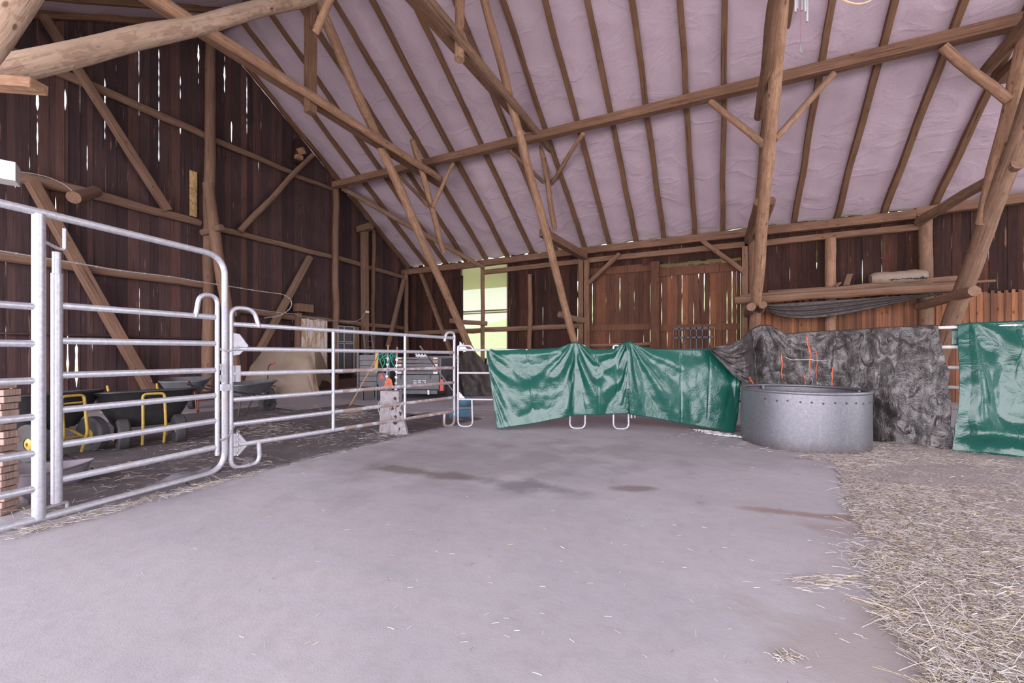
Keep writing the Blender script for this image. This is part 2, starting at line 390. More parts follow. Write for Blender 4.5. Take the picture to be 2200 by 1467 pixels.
def film():
    t = NT('reinforced_window_film'); v = t.coord('Object', (1, 1, 1), rand=False)
    br = t.new('ShaderNodeTexBrick', offset=0.0); br.inputs['Scale'].default_value = 9.0; br.inputs['Mortar Size'].default_value = 0.012
    br.inputs['Brick Width'].default_value = 0.25; br.inputs['Row Height'].default_value = 0.25
    mp = t.new('ShaderNodeMapping'); mp.inputs['Rotation'].default_value = (PI/2, 0, 0); t.ln(v, mp.inputs[0]); t.ln(mp.outputs[0], br.inputs['Vector'])
    tr = t.new('ShaderNodeBsdfTransparent'); tr.inputs[0].default_value = (1.0, 0.99, 0.93, 1)
    tl = t.new('ShaderNodeBsdfTranslucent'); tl.inputs[0].default_value = (0.85, 0.88, 0.75, 1)
    f = t.math('ADD', 0.35, t.math('MULTIPLY', br.outputs['Fac'], 0.35))
    ms = t.new('ShaderNodeMixShader'); t.ln(f, ms.inputs[0]); t.ln(tr.outputs[0], ms.inputs[1]); t.ln(tl.outputs[0], ms.inputs[2])
    t.ln(ms.outputs[0], t.out.inputs['Surface']); return t.m
M['film'] = film()

# ================================================================== THE SETTING
WX, WY, XR, YF = -12.8, 15.0, 10.6, -1.45
RIDGE_Y, EAVE_H, SL = 6.8, 5.16, 0.64
def roof(y):                                  # height of the rafters' underside
    return EAVE_H + SL * (15 - y) if y >= RIDGE_Y else EAVE_H + SL * (y + 1.4)
mb = MB(); mb.box(((WX + XR) / 2, 7, -0.15), (XR - WX + 0.6, 18.4, 0.3))
tag(mb.build('floor', M['concrete'], origin=(0, 0, 0)), 'grey dusty concrete floor of the barn', kind='structure')
# outside meadow, rising behind the barn
mb = MB(); mb.box((-10, -12.6, -0.35), (160, 56, .1)); tag(mb.build('gravel_yard', M['yard'], origin=(0, 0, 0)), 'pale gravel yard seen through the gaps of the gable boards', 'yard', kind='stuff')
mb = MB(); mb.sheet(lambda u, v: Vector((-90 + 160 * u, 15.4 + 95 * v, -0.35 + (0.20 * max(0, 95 * v - 4.6)) * min(1, max(0, (50 - abs(-90 + 160 * u + 0)) / 22)) )), 40, 60)
o = mb.build('meadow', M['grass'], origin=(0, 0, 0)); tag(o, 'green meadow rising outside the window', 'meadow', kind='stuff')

# roof felt between rafters: a slack sheet with wrinkles
def ceil_fn(back):
    def fn(u, v):
        x = WX - 0.5 + (XR - WX + 0.9) * u
        y = (15.12 - (15.12 - RIDGE_Y) * v) if back else (-1.7 + (RIDGE_Y + 1.7) * v)
        b = 0.15 + 0.045 * noise.noise(Vector((x * 1.1, y * 0.5, 3))) + 0.030 * noise.noise(Vector((x * 0.9 + y * 1.1, y * 3.2 - x * 1.4, 5)))
        ph = ((x + 12.75) / 1.0) % 1.0
        b -= 0.05 * math.sin(PI * ph) ** 2
        if v < 0.015: b += 0.05 * noise.noise(Vector((x * 2.3, 0, 9)))
        return Vector((x, y, roof(y) + max(b, 0.06)))
    return fn
mb = MB(); mb.sheet(ceil_fn(True), 260, 90)
tag(mb.build('ceiling', M['felt'], smooth='all', origin=(0, 0, 0), solid=0.01), 'pale felt stretched under the rear roof slope', kind='structure')
mb = MB(); mb.sheet(ceil_fn(False), 120, 40)
tag(mb.build('ceiling', M['felt'], smooth='all', origin=(0, 0, 0), solid=0.01), 'pale felt stretched under the front roof slope', kind='structure')
# overhang of the roof outside the back wall
mb = MB(); mb.prism([(WX - .5, 15.35, roof(15.35) + .10), (WX - .5, 16.6, roof(16.6) + .10), (WX - .5, 16.6, roof(16.6) + .26), (WX - .5, 15.35, roof(15.35) + .26)], (XR - WX + 1, 0, 0))
tag(mb.build('trim_1', M['soffit'], origin=(0, 0, 0)), 'pale boarded eave overhang outside the back wall', kind='structure')

def boards(name, mat, axis, a0, a1, gaps, base, top, plane, th=0.026, wmin=0.16, wmax=0.23, skip=(), label=None, kind='structure', step=0.16, outward=1, parent=None):
    """vertical boards; axis 'X' or 'Y' runs along the wall; gaps: (position, h0, h1, width)"""
    cuts = sorted({a0, a1} | {g[0] for g in gaps if a0 < g[0] < a1}); b = [cuts[0]]
    for c in cuts[1:]:
        n = max(1, round((c - b[-1]) / ((wmin + wmax) / 2)))
        s = b[-1]; wts = [ru(wmin, wmax) for _ in range(n)]; tot = sum(wts); acc = 0
        for k in range(n): acc += wts[k]; b.append(s + (c - s) * acc / tot)
    mb = MB()
    def edge(pos, h):
        wsum = -0.004
        for g in gaps:
            if abs(g[0] - pos) < 1e-5 and g[1] < h < g[2]:
                e = min(1.0, (h - g[1]) / 0.14, (g[2] - h) / 0.14)
                nz = noise.noise(Vector((h * 2.2, pos * 5, 1))) + 0.8 * noise.noise(Vector((h * 7.0, pos * 9, 4)))
                wsum = max(wsum, g[3] * 0.85 * max(0.2, e) * (0.62 + 0.9 * nz))
        return wsum / 2
    for i in range(len(b) - 1):
        l, r = b[i], b[i+1]
        if any(s0 <= (l + r) / 2 <= s1 for s0, s1 in skip): continue
        off = (0.012 if i % 2 else 0.0) + ru(-0.003, 0.003)
        tl, trr = top(l), top(r); jit = ru(-0.05, 0.035) if top(l) == top(r) else 0
        b0 = base + ru(-0.01, 0.03); hmax = max(tl, trr) + jit; n = max(2, int((hmax - b0) / step)); V = []
        for k in range(n + 1):
            f = k / n; hl = b0 + (tl + jit - b0) * f; hr = b0 + (trr + jit - b0) * f
            for (p, h) in ((l + edge(l, hl), hl), (r - edge(r, hr), hr)):
                for d in (0, th):
                    q = plane + outward * (off + d)
                    V.append((p, q, h) if axis == 'X' else (q, p, h))
        fs = []
        for k in range(n):
            a = 4 * k; c = a + 4
            fs += [(a, a+2, c+2, c), (a+1, c+1, c+3, a+3), (a, c, c+1, a+1), (a+2, a+3, c+3, c+2)]
        fs += [(0, 1, 3, 2), (4*n, 4*n+2, 4*n+3, 4*n+1)]
        mb.add(V, fs)
    o = mb.build(name, mat, parent=parent, origin=(0, 0, 0))
    if parent is None: tag(o, label, kind=kind)
    return o

# ---- left gable wall, with daylight through its gaps
G = []
for px, y0, y1, wd in [(138, 59, 89, .03), (81, 195, 336, .055), (64, 330, 372, .03), (140.5, 190, 238, .05), (188, 303, 373, .03), (226, 165, 318, .035),
                       (299, 54, 262, .04), (342, 100, 350, .035), (388, 160, 232, .04), (388, 255, 290, .03), (427, 80, 185, .05), (483, 116, 202, .05),
                       (498, 250, 313, .04), (531, 160, 290, .04), (561, 258, 290, .03), (632, 285, 303, .04), (120, 405, 464, .03),
                       (33, 385, 404, .03), (146, 700, 845, .045), (165, 735, 833, .085), (300, 613, 720, .02), (628.5, 640, 755, .035), (199, 725, 760, .03),
                       (172, 60, 250, .012), (250, 50, 330, .010), (410, 80, 330, .008), (556, 320, 430, .012), (463, 330, 480, .006), (105, 200, 470, .006), (13, 400, 760, .01)]:
    a = P(px, (y0 + y1) / 2, X=WX); t = P(px, y0, X=WX).z; bt = P(px, y1, X=WX).z
    G.append((a.y, bt, t, wd))
boards('wall_left', M['boards'], 'Y', YF, WY + 0.02, G, 0.0, lambda y: roof(y) + 0.05, WX, outward=-1, step=0.07, label='dark vertical board gable wall with daylight in its gaps')
mb = MB(); mb.box((WX + 0.10, 9.5, 0.16), (0.26, 11, 0.32)); tag(mb.build('baseboard_left', M['litter'], origin=(0, 0, 0)), 'low litter-caked plinth under the gable boards', kind='structure')

# ---- back wall
def bx(px, py=640, Y=WY): return P(px, py, Y=Y)
B = []
for px, y0, y1, wd in [(900, 650, 697, .03), (917, 610, 700, .03), (935, 655, 690, .03), (1105, 590, 690, .006), (1241, 565, 745, .03), (1166, 655, 745, .02), (1135, 600, 690, .006),
                       (1755, 492, 580, .03), (1895, 503, 592, .03), (1853, 558, 612, .025), (1697, 500, 620, .008), (1735, 500, 620, .005), (2125, 480, 630, .005)]:
    a = bx(px, (y0+y1)/2); B.append((a.x, bx(px, y1).z, bx(px, y0).z, wd * 1.35))
XW0, XW1 = bx(991).x, bx(1090).x           # film window
XD0, XD1 = bx(1266).x, bx(1592).x           # sliding doors
B += [(XW0, 0, 0.1, 0), (XW1, 0, 0.1, 0), (XD0, 0, .1, 0), (XD1, 0, .1, 0)]
boards('wall_back', M['boards_back'], 'X', WX, XR, B, 0.0, lambda x: 5.19, WY, outward=1, skip=[(XW0, XW1), (XD0, XD1)], wmin=.15, wmax=.21, label='dark brown vertical board rear wall under the eave')
# strip of boards over the doors
D_TOP = P(1430, 557, Y=WY).z
boards('wall_back', M['boards_back'], 'X', XD0, XD1, [], D_TOP - 0.16, lambda x: 5.17, WY, outward=1, label='short boards above the two sliding doors')
boards('wall_right', M['boards_back'], 'Y', 13.6, WY, [], 0.0, lambda y: roof(y) + 0.05, XR, outward=1, label='board end wall on the right')
# lighter matchboard lining, lower right
x0 = bx(1625).x
boards('trim_2', M['tg'], 'X', x0, XR, [], 0.0, lambda x: 2.86, WY - 0.05, th=0.02, wmin=.058, wmax=.070, outward=1, step=1.0, label='orange-brown pine matchboard lining on the lower right rear wall')
tl = tag(bpy.data.objects.new('window_1', None), 'tall window covered with grid-reinforced clear film', kind='structure'); col.objects.link(tl)
tl['_o'] = (0, 0, 0)
WB, WT = 1.05, 5.0
mb = MB(); mb.box(((XW0+XW1)/2, WY + 0.03, (WB+WT)/2), (XW1-XW0, 0.004, WT-WB)); mb.build('window_film', M['film'], parent=tl)
mb = MB()
for x in (XW0, XW1): mb.box((x, WY + 0.035, (WB+WT)/2), (0.05, 0.07, WT-WB))
hb = P(1040, 672, Y=WY).z
mb.box(((XW0+XW1)/2, WY + 0.05, WB), (XW1-XW0, 0.07, 0.06)); mb.box(((XW0+XW1)/2, WY + 0.07, hb), (XW1-XW0, 0.03, 0.05))
mb.box(((XW0+XW1)/2, WY+0.07, hb + .09), (XW1-XW0, 0.02, 0.06))
mb.build('window_frame', M['beam'], parent=tl)
boards('wall_back', M['boards_back'], 'X', XW0, XW1, [], 0.0, lambda x: WB, WY, outward=1, label='low boards beneath the film window')

# ---- sliding doors
def door(name, label, pxa, pxb, top, gaps, dark=False):
    xa, xb = bx(pxa).x, bx(pxb).x
    d = bpy.data.objects.new(name, None); col.objects.link(d); d['_o'] = (0, 0, 0); tag(d, label, kind='structure')
    gp = [(bx(px).x, P(px, y1, Y=WY+.05).z, P(px, y0, Y=WY+.05).z, wd * 1.3) for px, y0, y1, wd in gaps]
    boards('door_planks', M['door'], 'X', xa, xb, gp, 0.05, lambda x: top, WY + 0.05, wmin=.13, wmax=.17, parent=d)
    for nm, py, hh in (('door_rail', 703, .20), ('door_rail', 579 if not dark else 590, .26), ('door_rail', 0, .25)):
        mb = MB(); z = P((pxa+pxb)/2, py, Y=WY).z if py else 0.3
        mb.box(((xa+xb)/2, WY + 0.02, z), (xb-xa, 0.045, hh)); mb.build(nm, M['door' if not dark else 'boards_back'], parent=d)
    return d
door('door_1', 'left sliding plank door with a full top rail', 1266, 1402, P(1330, 565, Y=WY).z,
     [(1272, 605, 700, .02), (1301, 612, 660, .02), (1331, 585, 668, .025), (1362, 620, 672, .018), (1396, 590, 745, .015), (1309, 712, 745, .02), (1382, 712, 745, .02), (1340, 714, 745, .015)])
door('door_2', 'right sliding plank door with darkened head and barred wicket', 1415, 1591, P(1500, 566, Y=WY).z,
     [(1421, 575, 700, .02), (1431, 578, 590, .02), (1443, 575, 605, .02), (1465, 570, 740, .022), (1501, 570, 600, .014), (1513, 568, 670, .03), (1490, 650, 700, .02), (1573, 572, 700, .02),
      (1562, 627, 740, .02), (1525, 640, 745, .014), (1433, 710, 745, .02), (1583, 575, 740, .012)])
# barred wicket cut low in door 2, in front of its planks
wk = thing('wicket_gate', bx(1490, 745), 'dark barred wicket in the lower right sliding door', 'gate')
za, zb = P(1490, 745, Y=WY).z, P(1490, 705, Y=WY).z
xa, xb = bx(1447).x, bx(1535).x
for zz in (za - .2, (za+zb)/2, zb):
    mb = MB(); mb.box(((xa+xb)/2, WY - 0.02, zz), (xb-xa, .03, .06)); mb.build('rail', M['darksteel'], parent=wk)
for k in range(8):
    mb = MB(); x = xa + (xb-xa) * k / 7; mb.box((x, WY - 0.02, (za-.3+zb)/2), (.03, .03, zb-za+.4)); mb.build('bar', M['fresh'] if k == 7 else M['darksteel'], parent=wk)

# ================================================================== TIMBERS
def log(name, p0, p1, r0, r1, mat, label, cat, group=None, sq=False, flat=1.0, wob=0.012, n=None, origin=None):
    p0, p1 = Vector(p0), Vector(p1); d = p1 - p0
    if name == 'roof_strut' and 0.1 < p1.z < 2.2: p1 = p1 + d * ((0.02 - p1.z) / d.z); d = p1 - p0   # struts stand on the floor
    L = d.length
    segs = max(3, int(L / 0.35)); seed = ru(0, 90)
    n = n or (4 if sq else 12); mb = MB(); pts = []; rs = []
    kk = 1.38 if sq else 1.0
    for i in range(segs + 1):
        t = i / segs; a = 0 if i in (0, segs) else 1
        wv = wob * (0.3 if sq else 1.6)
        pts.append(Vector((wv * noise.noise(Vector((t * L * 0.8, seed, 0))) * a * 2, wv * noise.noise(Vector((t * L * 0.8, seed, 7))) * a * 2, t * L)))
        rs.append((r0 + (r1 - r0) * t) * kk * (1 + (0.03 if sq else 0.09) * noise.noise(Vector((t * L * 1.7, seed, 20)))))
    mb.tube(pts, rs, n, flat=flat)
    o = mb.build(name, mat, smooth=(not sq), origin=(0, 0, 0), bevel=0.012 if sq else 0)
    o.location = p0; o.rotation_mode = 'QUATERNION'; o.rotation_quaternion = d.to_track_quat('Z', 'Y')
    return tag(o, label, cat, group)
def logp(name, a, b, r0, r1, mat, label, cat, **k):
    """a, b = (px, py, plane dict)"""
    return log(name, P(a[0], a[1], **a[2]), P(b[0], b[1], **b[2]), r0, r1, mat, label, cat, **k)
GX = dict(X=WX + 0.13); GX2 = dict(X=WX + 0.30); BY = dict(Y=WY - 0.13); BY2 = dict(Y=WY - 0.2)
gf = M['gable_frame']; bm_ = M['beam']; pl = M['pole']; lg = M['brownlog']

# rafters, rear slope and front slope
RX = [-12.68, -11.66, -10.62, -9.6, -8.6, -7.6, -6.56, -5.55, -4.45, -3.5, -2.59, -1.68, -.75, .1, 1.05, 2.01, 3.04, 4.12, 5.1, 6.1, 7.1, 8.1]
ORD = ['first', 'second', 'third', 'fourth', 'fifth', 'sixth', 'seventh', 'eighth', 'ninth', 'tenth', 'eleventh', 'twelfth', 'thirteenth', 'fourteenth', 'fifteenth', 'sixteenth', 'seventeenth', 'eighteenth', 'nineteenth', 'twentieth', 'twenty-first', 'twenty-second']
for k, x in enumerate(RX):
    jx = ru(-.04, .04)
    log('rafter', (x + jx, 15.1, roof(15.1) + .05), (x, RIDGE_Y + .03, roof(RIDGE_Y) + .05), .072, .055, M['rafter'],
        'slim brown rafter under the pale felt, %s from the left gable' % ORD[k] if k else 'slim brown edge rafter lying along the dark gable boards', 'rafter', group='rafters of the rear roof slope', sq=True, flat=1.15, wob=.05)
for k, x in enumerate(RX[:7]):
    log('rafter', (x, -1.5, roof(-1.5) + .05), (x, RIDGE_Y - .03, roof(RIDGE_Y) + .05), .07, .06, M['rafter'],
        'brown rafter of the near roof slope at the top left, %s from the gable' % ORD[k], 'rafter', group='rafters of the near roof slope', sq=True, flat=1.15, wob=.05)
log('ridge_beam', (WX, RIDGE_Y, roof(RIDGE_Y) - .12), (XR, RIDGE_Y, roof(RIDGE_Y) - .12), .09, .09, bm_, 'square ridge beam at the top of the roof', 'beam', sq=True)
# purlins
log('purlin', P(717, 398, X=WX + .5), P(2290, 23, Y=11.06), .105, .12, bm_, 'long square purlin crossing under all the rear rafters', 'beam', sq=True, flat=1.0)
# front slope purlin
log('purlin', (WX, 2.54, 7.35), (-5.0, 2.54, 7.35), .12, .12, bm_, 'dark purlin under the near roof slope, top left corner', 'beam', sq=True)

# ---- gable wall frame
logp('wall_girt', (-40, 357, GX), (430, 479, GX), .125, .095, gf, 'long round girt across the gable boards, left of the tall post', 'beam')
logp('wall_girt', (470, 492, GX), (721, 554, GX), .085, .085, gf, 'round girt on the gable between the tall post and the slender post', 'beam')
logp('wall_girt', (721, 553, GX), (870, 597, GX), .095, .085, gf, 'round girt ending at the corner post under the eave', 'beam')
logp('wall_girt', (-60, 74, GX), (440, 291, GX), .10, .095, gf, 'upper round girt on the gable left of the tall post', 'beam')
logp('wall_girt', (450, 297, GX), (632, 372, GX), .09, .075, gf, 'upper round girt on the gable right of the tall post', 'beam')
logp('wall_girt', (632, 377, GX), (722, 409, GX), .075, .07, gf, 'short upper girt running out to the slender post', 'beam')
logp('wall_girt', (-40, 545, GX), (437, 612, GX), .10, .095, gf, 'third round girt on the gable behind the gate arch', 'beam')
logp('wall_girt', (505, 665, GX), (648, 686, GX), .105, .09, gf, 'low round girt above the beige sheeted heap', 'beam')
logp('wall_girt', (648, 682, GX), (870, 706, GX), .09, .085, gf, 'low round girt above the white peeling boards and the kennel grille', 'beam')
logp('wall_board', (-20, 715, dict(X=WX + .06)), (437, 727, dict(X=WX + .06)), .06, .06, M['boards'], 'reddish horizontal board low on the gable behind the gate', 'board', sq=True, flat=.4)
logp('wall_post', (452, 88, GX2), (447, 840, GX2), .12, .15, gf, 'tall round post on the gable left of the leaning log', 'post')
log('wall_strut', P(447, 395, X=WX + .58), P(512, 836, X=WX + 1.1), .13, .15, gf, 'thick leaning log doubled against the tall gable post', 'strut')
logp('wall_post', (721, 402, GX2), (721, 838, GX2), .11, .12, gf, 'slender round post on the gable holding the purlin end', 'post')
logp('wall_post', (783, 492, GX2), (785, 835, GX2), .115, .115, gf, 'squared post below the short capping beam on the gable', 'post', sq=True)
logp('wall_post', (802, 495, GX), (801, 832, GX), .085, .08, gf, 'thin round post beside the squared gable post', 'post')
logp('corner_post', (872, 585, dict(X=WX + .2)), (874, 822, dict(X=WX + .2)), .10, .11, gf, 'round corner post where gable and rear wall meet', 'post')
log('cap_beam', P(770, 494, X=WX + .1), P(797, 486, X=WX + .75), .13, .13, gf, 'short square beam end on top of the squared gable post', 'beam', sq=True, flat=.9)
logp('wall_brace', (93, 33, GX2), (360, 452, dict(X=WX + .24)), .085, .10, gf, 'long diagonal brace falling across the upper left gable', 'brace', sq=True, flat=.8)
logp('wall_brace', (672, 333, GX2), (515, 497, GX2), .075, .085, gf, 'short diagonal brace from the roof edge to the gable girt', 'brace')
logp('wall_brace', (68, 390, GX2), (322, 838, GX2), .115, .13, gf, 'heavy diagonal brace behind the gate at the left', 'brace', sq=True, flat=.8)
logp('wall_brace', (666, 552, GX2), (560, 748, GX2), .095, .105, gf, 'diagonal brace rising beside the beige heap', 'brace', sq=True, flat=.8)
logp('wall_brace', (868, 600, GX2), (833, 745, GX2), .085, .085, gf, 'slim diagonal brace next to the corner post', 'brace', sq=True, flat=.7)
logp('wall_brace', (905, 588, BY), (985, 800, BY), .09, .10, bm_, 'diagonal brace on the rear wall left of the film window', 'brace', sq=True, flat=.7)
# log stubs poking from the gable
log('log_stub', P(205, 411, X=WX + .2), P(158, 424, X=WX + 1.1), .12, .12, gf, 'hewn log stub sticking out of the long girt, pale cut end', 'log')
log('log_stub', P(436, 500, X=WX + .3), P(476, 488, X=WX + 1.0), .09, .08, gf, 'short log stub pinned across the tall gable post', 'log')
log('log_stub', P(508, 672, X=WX + .3), P(500, 674, X=WX + 1.0), .10, .10, gf, 'round log end low on the gable beside the gate post', 'log')
logp('wall_post', (639, 300, GX), (637, 352, GX), .09, .09, M['boards_back'], 'short upright timber under the roof edge high on the gable', 'post', sq=True)
mb = MB(); mb.box(P(647, 325, X=WX + .3), (.2, .16, .2), Matrix.Rotation(.5, 3, 'X')); mb.box(P(642, 338, X=WX + .3), (.18, .2, .12))
tag(mb.build('wood_block', M['fresh'], origin=P(642, 338, X=WX + .3)), 'pale wood block wedged high on the gable near the roof edge', 'block')
mb = MB(); mb.box(P(652, 662, X=WX + .35), (.3, .55, .26)); tag(mb.build('wood_block', gf, origin=P(652, 662, X=WX + .35)), 'dark squared block above the girt right of the beige heap', 'block')
logp('wall_post', (641, 672, dict(X=WX + .3)), (640, 840, dict(X=WX + .3)), .085, .085, gf, 'short dark post under the squared block', 'post', sq=True)
# osb strip
q0, q1 = P(407, 365, X=WX + .05), P(423, 467, X=WX + .05)
mb = MB(); mb.box(((q0.x), (q0.y + q1.y) / 2, (q0.z + q1.z) / 2), (.02, abs(q1.y - q0.y), abs(q0.z - q1.z))); tag(mb.build('osb_strip', M['osb'], origin=(q0.x, q0.y, q1.z)), 'upright yellow chipboard strip on the dark gable boards', 'board')
# white box at the left edge
q = P(2, 369, X=WX + 2.4); mb = MB(); mb.box(q, (.34, .36, .30), Matrix.Rotation(-.4, 3, 'Z')); tag(mb.build('white_box', M['white'], origin=q), 'small white panel box at the left picture edge above the arch', 'box')

# ---- rear wall frame
log('eave_plate', P(863, 587, Y=WY - .2), P(1250, 540, Y=WY - .2), .12, .12, bm_, 'eave plate above the film window, left length', 'beam', sq=True)
log('eave_plate', P(1250, 540, Y=WY - .2), P(1965, 462, Y=WY - .2), .12, .125, bm_, 'eave plate above the doors and shelf, middle length', 'beam', sq=True)
log('eave_plate', P(1965, 458, Y=WY - .2), P(2330, 408, Y=WY - .2), .12, .125, bm_, 'eave plate at the far right, behind the thick strut', 'beam', sq=True)
log('lintel_beam', P(1040, 585, Y=WY - .12), P(1266, 560, Y=WY - .12), .10, .10, bm_, 'second horizontal beam under the eave plate, over the window', 'beam', sq=True, flat=.9)
log('lintel_beam', P(1266, 560, Y=WY - .12), P(1600, 526, Y=WY - .12), .10, .10, bm_, 'second horizontal beam under the eave plate, over the doors', 'beam', sq=True, flat=.9)
log('lintel_beam', P(1612, 526, Y=WY - .12), P(1985, 487, Y=WY - .12), .10, .10, bm_, 'second horizontal beam under the eave plate, over the shelf', 'beam', sq=True, flat=.9)
def rp(px, y0, r, label, y1=830, sq=False, mat=None, Y=WY - .2):
    a = P(px, y0, Y=Y); log('wall_post', a, (a.x, a.y, 0.0), r, r * 1.06, mat or bm_, label, 'post', sq=sq)
rp(1037, 572, .085, 'round post standing in front of the film window', mat=lg)
rp(1138, 590, .09, 'round post between film window and double door posts')
rp(1249, 545, .09, 'left one of the paired door posts', sq=True); rp(1261, 560, .09, 'right one of the paired door posts', sq=True)
rp(1408, 563, .14, 'broad pale middle post between the two sliding doors', sq=True, mat=M['door'], Y=WY - .1)
rp(1600, 530, .085, 'squared door post right of the sliding doors', sq=True); rp(1617, 505, .12, 'round post hidden behind the leaning pole by the doors')
rp(1784, 512, .13, 'round post standing above the middle of the log shelf', mat=pl); rp(1989, 470, .14, 'round post left of the thick right strut', mat=lg)
rp(992, 592, .05, 'thin dark jamb at the left edge of the film window', sq=True, mat=M['boards_back'], Y=WY-.02)
def girt(pa, pb, r, label, Y=WY - .1): log('wall_girt', P(*pa, Y=Y), P(*pb, Y=Y), r, r, bm_, label, 'beam')
girt((875, 716), (1032, 710), .10, 'waist-high round girt left of and across the film window'); girt((1042, 708), (1245, 700), .10, 'waist-high round girt right of the window post')
girt((1266, 742), (1400, 738), .06, 'low rail hidden behind the green sheet on the left door', Y=WY - .03)
log('wall_brace', P(1332, 545, Y=WY-.25), P(1264, 609, Y=WY-.25), .085, .085, bm_, 'diagonal brace at the top left corner of the doors', 'brace', sq=True, flat=.8)
log('wall_brace', P(1508, 517, Y=WY-.25), P(1597, 583, Y=WY-.25), .085, .085, bm_, 'diagonal brace at the top right corner of the doors', 'brace', sq=True, flat=.8)

# ---- truss nearest the gable
T1 = -8.2
log('roof_strut', P(679, 0, X=T1 + .1), P(1012, 752, Y=14.3), .12, .15, pl, 'leaning pole from the roof down to the film window', 'strut')
log('tie_beam', P(300, -20, X=T1 - .12), P(950, 397, X=T1 - .12), .10, .10, bm_, 'lower one of the paired tie logs nearest the gable', 'beam', sq=True, flat=1.1)
log('tie_beam', P(320, -16, X=T1 + .24), P(946, 384, X=T1 + .24), .10, .10, pl, 'upper one of the paired tie logs nearest the gable', 'beam')
log('king_post', P(667, -90, X=T1 + .05), P(667, 243, X=T1 + .05), .10, .10, bm_, 'square hanging post crossing the tie nearest the gable', 'post', sq=True)
log('roof_post', P(886, 300, X=T1 + .2), P(953, 540, X=-8.45), .085, .10, pl, 'short pale prop under the purlin, nearest the gable', 'prop')
log('roof_brace', P(974, 350, Y=10.95), P(929, 445, X=-8.15), .06, .065, pl, 'pale brace from that prop up right to the purlin nearest the gable', 'brace')
log('roof_brace', P(846, 365, Y=10.95), P(918, 441, X=-8.1), .055, .06, bm_, 'thin brace from the nearest-gable prop up left to the purlin', 'brace')
log('wind_brace', P(735, 404, X=WX + .4), P(1041, 575, Y=WY - .35), .095, .085, lg, 'slanting pole under the rafters ending on the window post', 'brace')
log('log_stub', P(966, 689, Y=13.6), P(1046, 695, Y=14.75), .095, .09, lg, 'pale round log stub in front of the film window', 'log')
log('roof_brace', P(722, -30, d=7.6), P(678, 70, d=7.9), .065, .065, pl, 'short pole with a pale free end beside the hanging post', 'brace')
log('roof_strut', P(670, -8, X=-7.9), P(-70, 172, X=-7.9), .135, .155, M['log'], 'thick dusty log rising across the top left corner', 'strut')
log('roof_post', P(62, -40, X=-6.9), P(-60, 130, X=-6.9), .15, .16, M['log'], 'thick dusty timber at the extreme top left corner', 'post')
q0 = P(85, 186, X=-7.2); log('beam_end', q0, q0 + Vector((-2.6, -1.2, .25)), .10, .10, M['pole'], 'sawn square beam end jutting in under the thick dusty log', 'beam', sq=True, flat=.6)
# ---- second truss
T2 = -4.7
log('roof_strut', P(1036, -16, X=T2), P(1238, 752, Y=14.3), .095, .135, pl, 'long leaning pole left of the sliding doors', 'strut')
log('tie_beam', P(870, -26, X=T2 - .28), P(1190, 338, X=T2 - .28), .10, .10, bm_, 'left one of the paired tie logs on the second truss', 'beam', sq=True, flat=1.1)
log('tie_beam', P(905, -18, X=T2 + .16), P(1197, 338, X=T2 + .16), .095, .10, lg, 'right one of the paired tie logs on the second truss', 'beam')
log('king_post', P(988, -60, X=T2 - .05), P(987, 128, X=T2 + .05), .095, .10, pl, 'hanging round post with its cut end facing down', 'post')
log('roof_post', P(1148, 226, X=-4.72), P(1192, 492, X=-5.0), .075, .09, pl, 'pale prop under the purlin beside the second leaning pole', 'prop')
log('roof_brace', P(1253, 287, Y=10.95), P(1184, 394, X=-4.85), .062, .065, pl, 'pale brace right of the second prop', 'brace')
log('roof_brace', P(1094, 322, Y=10.95), P(1168, 392, X=-4.95), .05, .055, bm_, 'thin brown brace left of the second prop', 'brace')
log('wall_tie', P(1165, 499, d=12.6), P(1256, 551, Y=WY - .3), .12, .12, bm_, 'short tie log from the second leaning pole to the eave', 'beam', sq=True)
log('log_stub', P(1202, 675, Y=13.7), P(1255, 689, Y=WY - .3), .11, .11, lg, 'low round stub log beside the paired door posts', 'log')
# ---- third truss
log('roof_strut', P(1681, -20, X=.98), P(1619, 712, Y=14.45), .115, .15, pl, 'big pale pole leaning right of the sliding doors', 'strut')
log('tie_beam', P(1672, -30, X=.80), P(1631, 250, X=.80), .10, .10, bm_, 'dark tie log left of the big pale pole', 'beam')
log('tie_beam', P(1700, -30, X=1.24), P(1666, 160, X=1.24), .10, .10, bm_, 'dark tie log right of the big pale pole', 'beam', sq=True)
log('roof_brace', P(1526, 217, Y=10.95), P(1640, 311, X=.9), .07, .075, pl, 'pale brace left of the big pale pole', 'brace')
log('roof_brace', P(1790, 159, Y=10.95), P(1664, 300, X=1.05), .065, .07, pl, 'pale brace right of the big pale pole', 'brace')
log('wall_tie', P(1629, 434, Y=12.15), P(1606, 518, Y=WY - .3), .10, .10, bm_, 'tie log with notched end left of the big pale pole', 'beam')
log('wall_tie', P(1657, 431, Y=12.15), P(1632, 512, Y=WY - .3), .10, .10, bm_, 'tie log with notched end right of the big pale pole', 'beam')
log('log_stub', P(1614, 659, Y=12.9), P(1606, 676, Y=WY-.2), .11, .11, lg, 'round log end left of the big pole under the shelf', 'log')
log('log_stub', P(1639, 655, Y=12.9), P(1630, 672, Y=WY-.2), .10, .10, lg, 'round log end right of the big pole under the shelf', 'log')
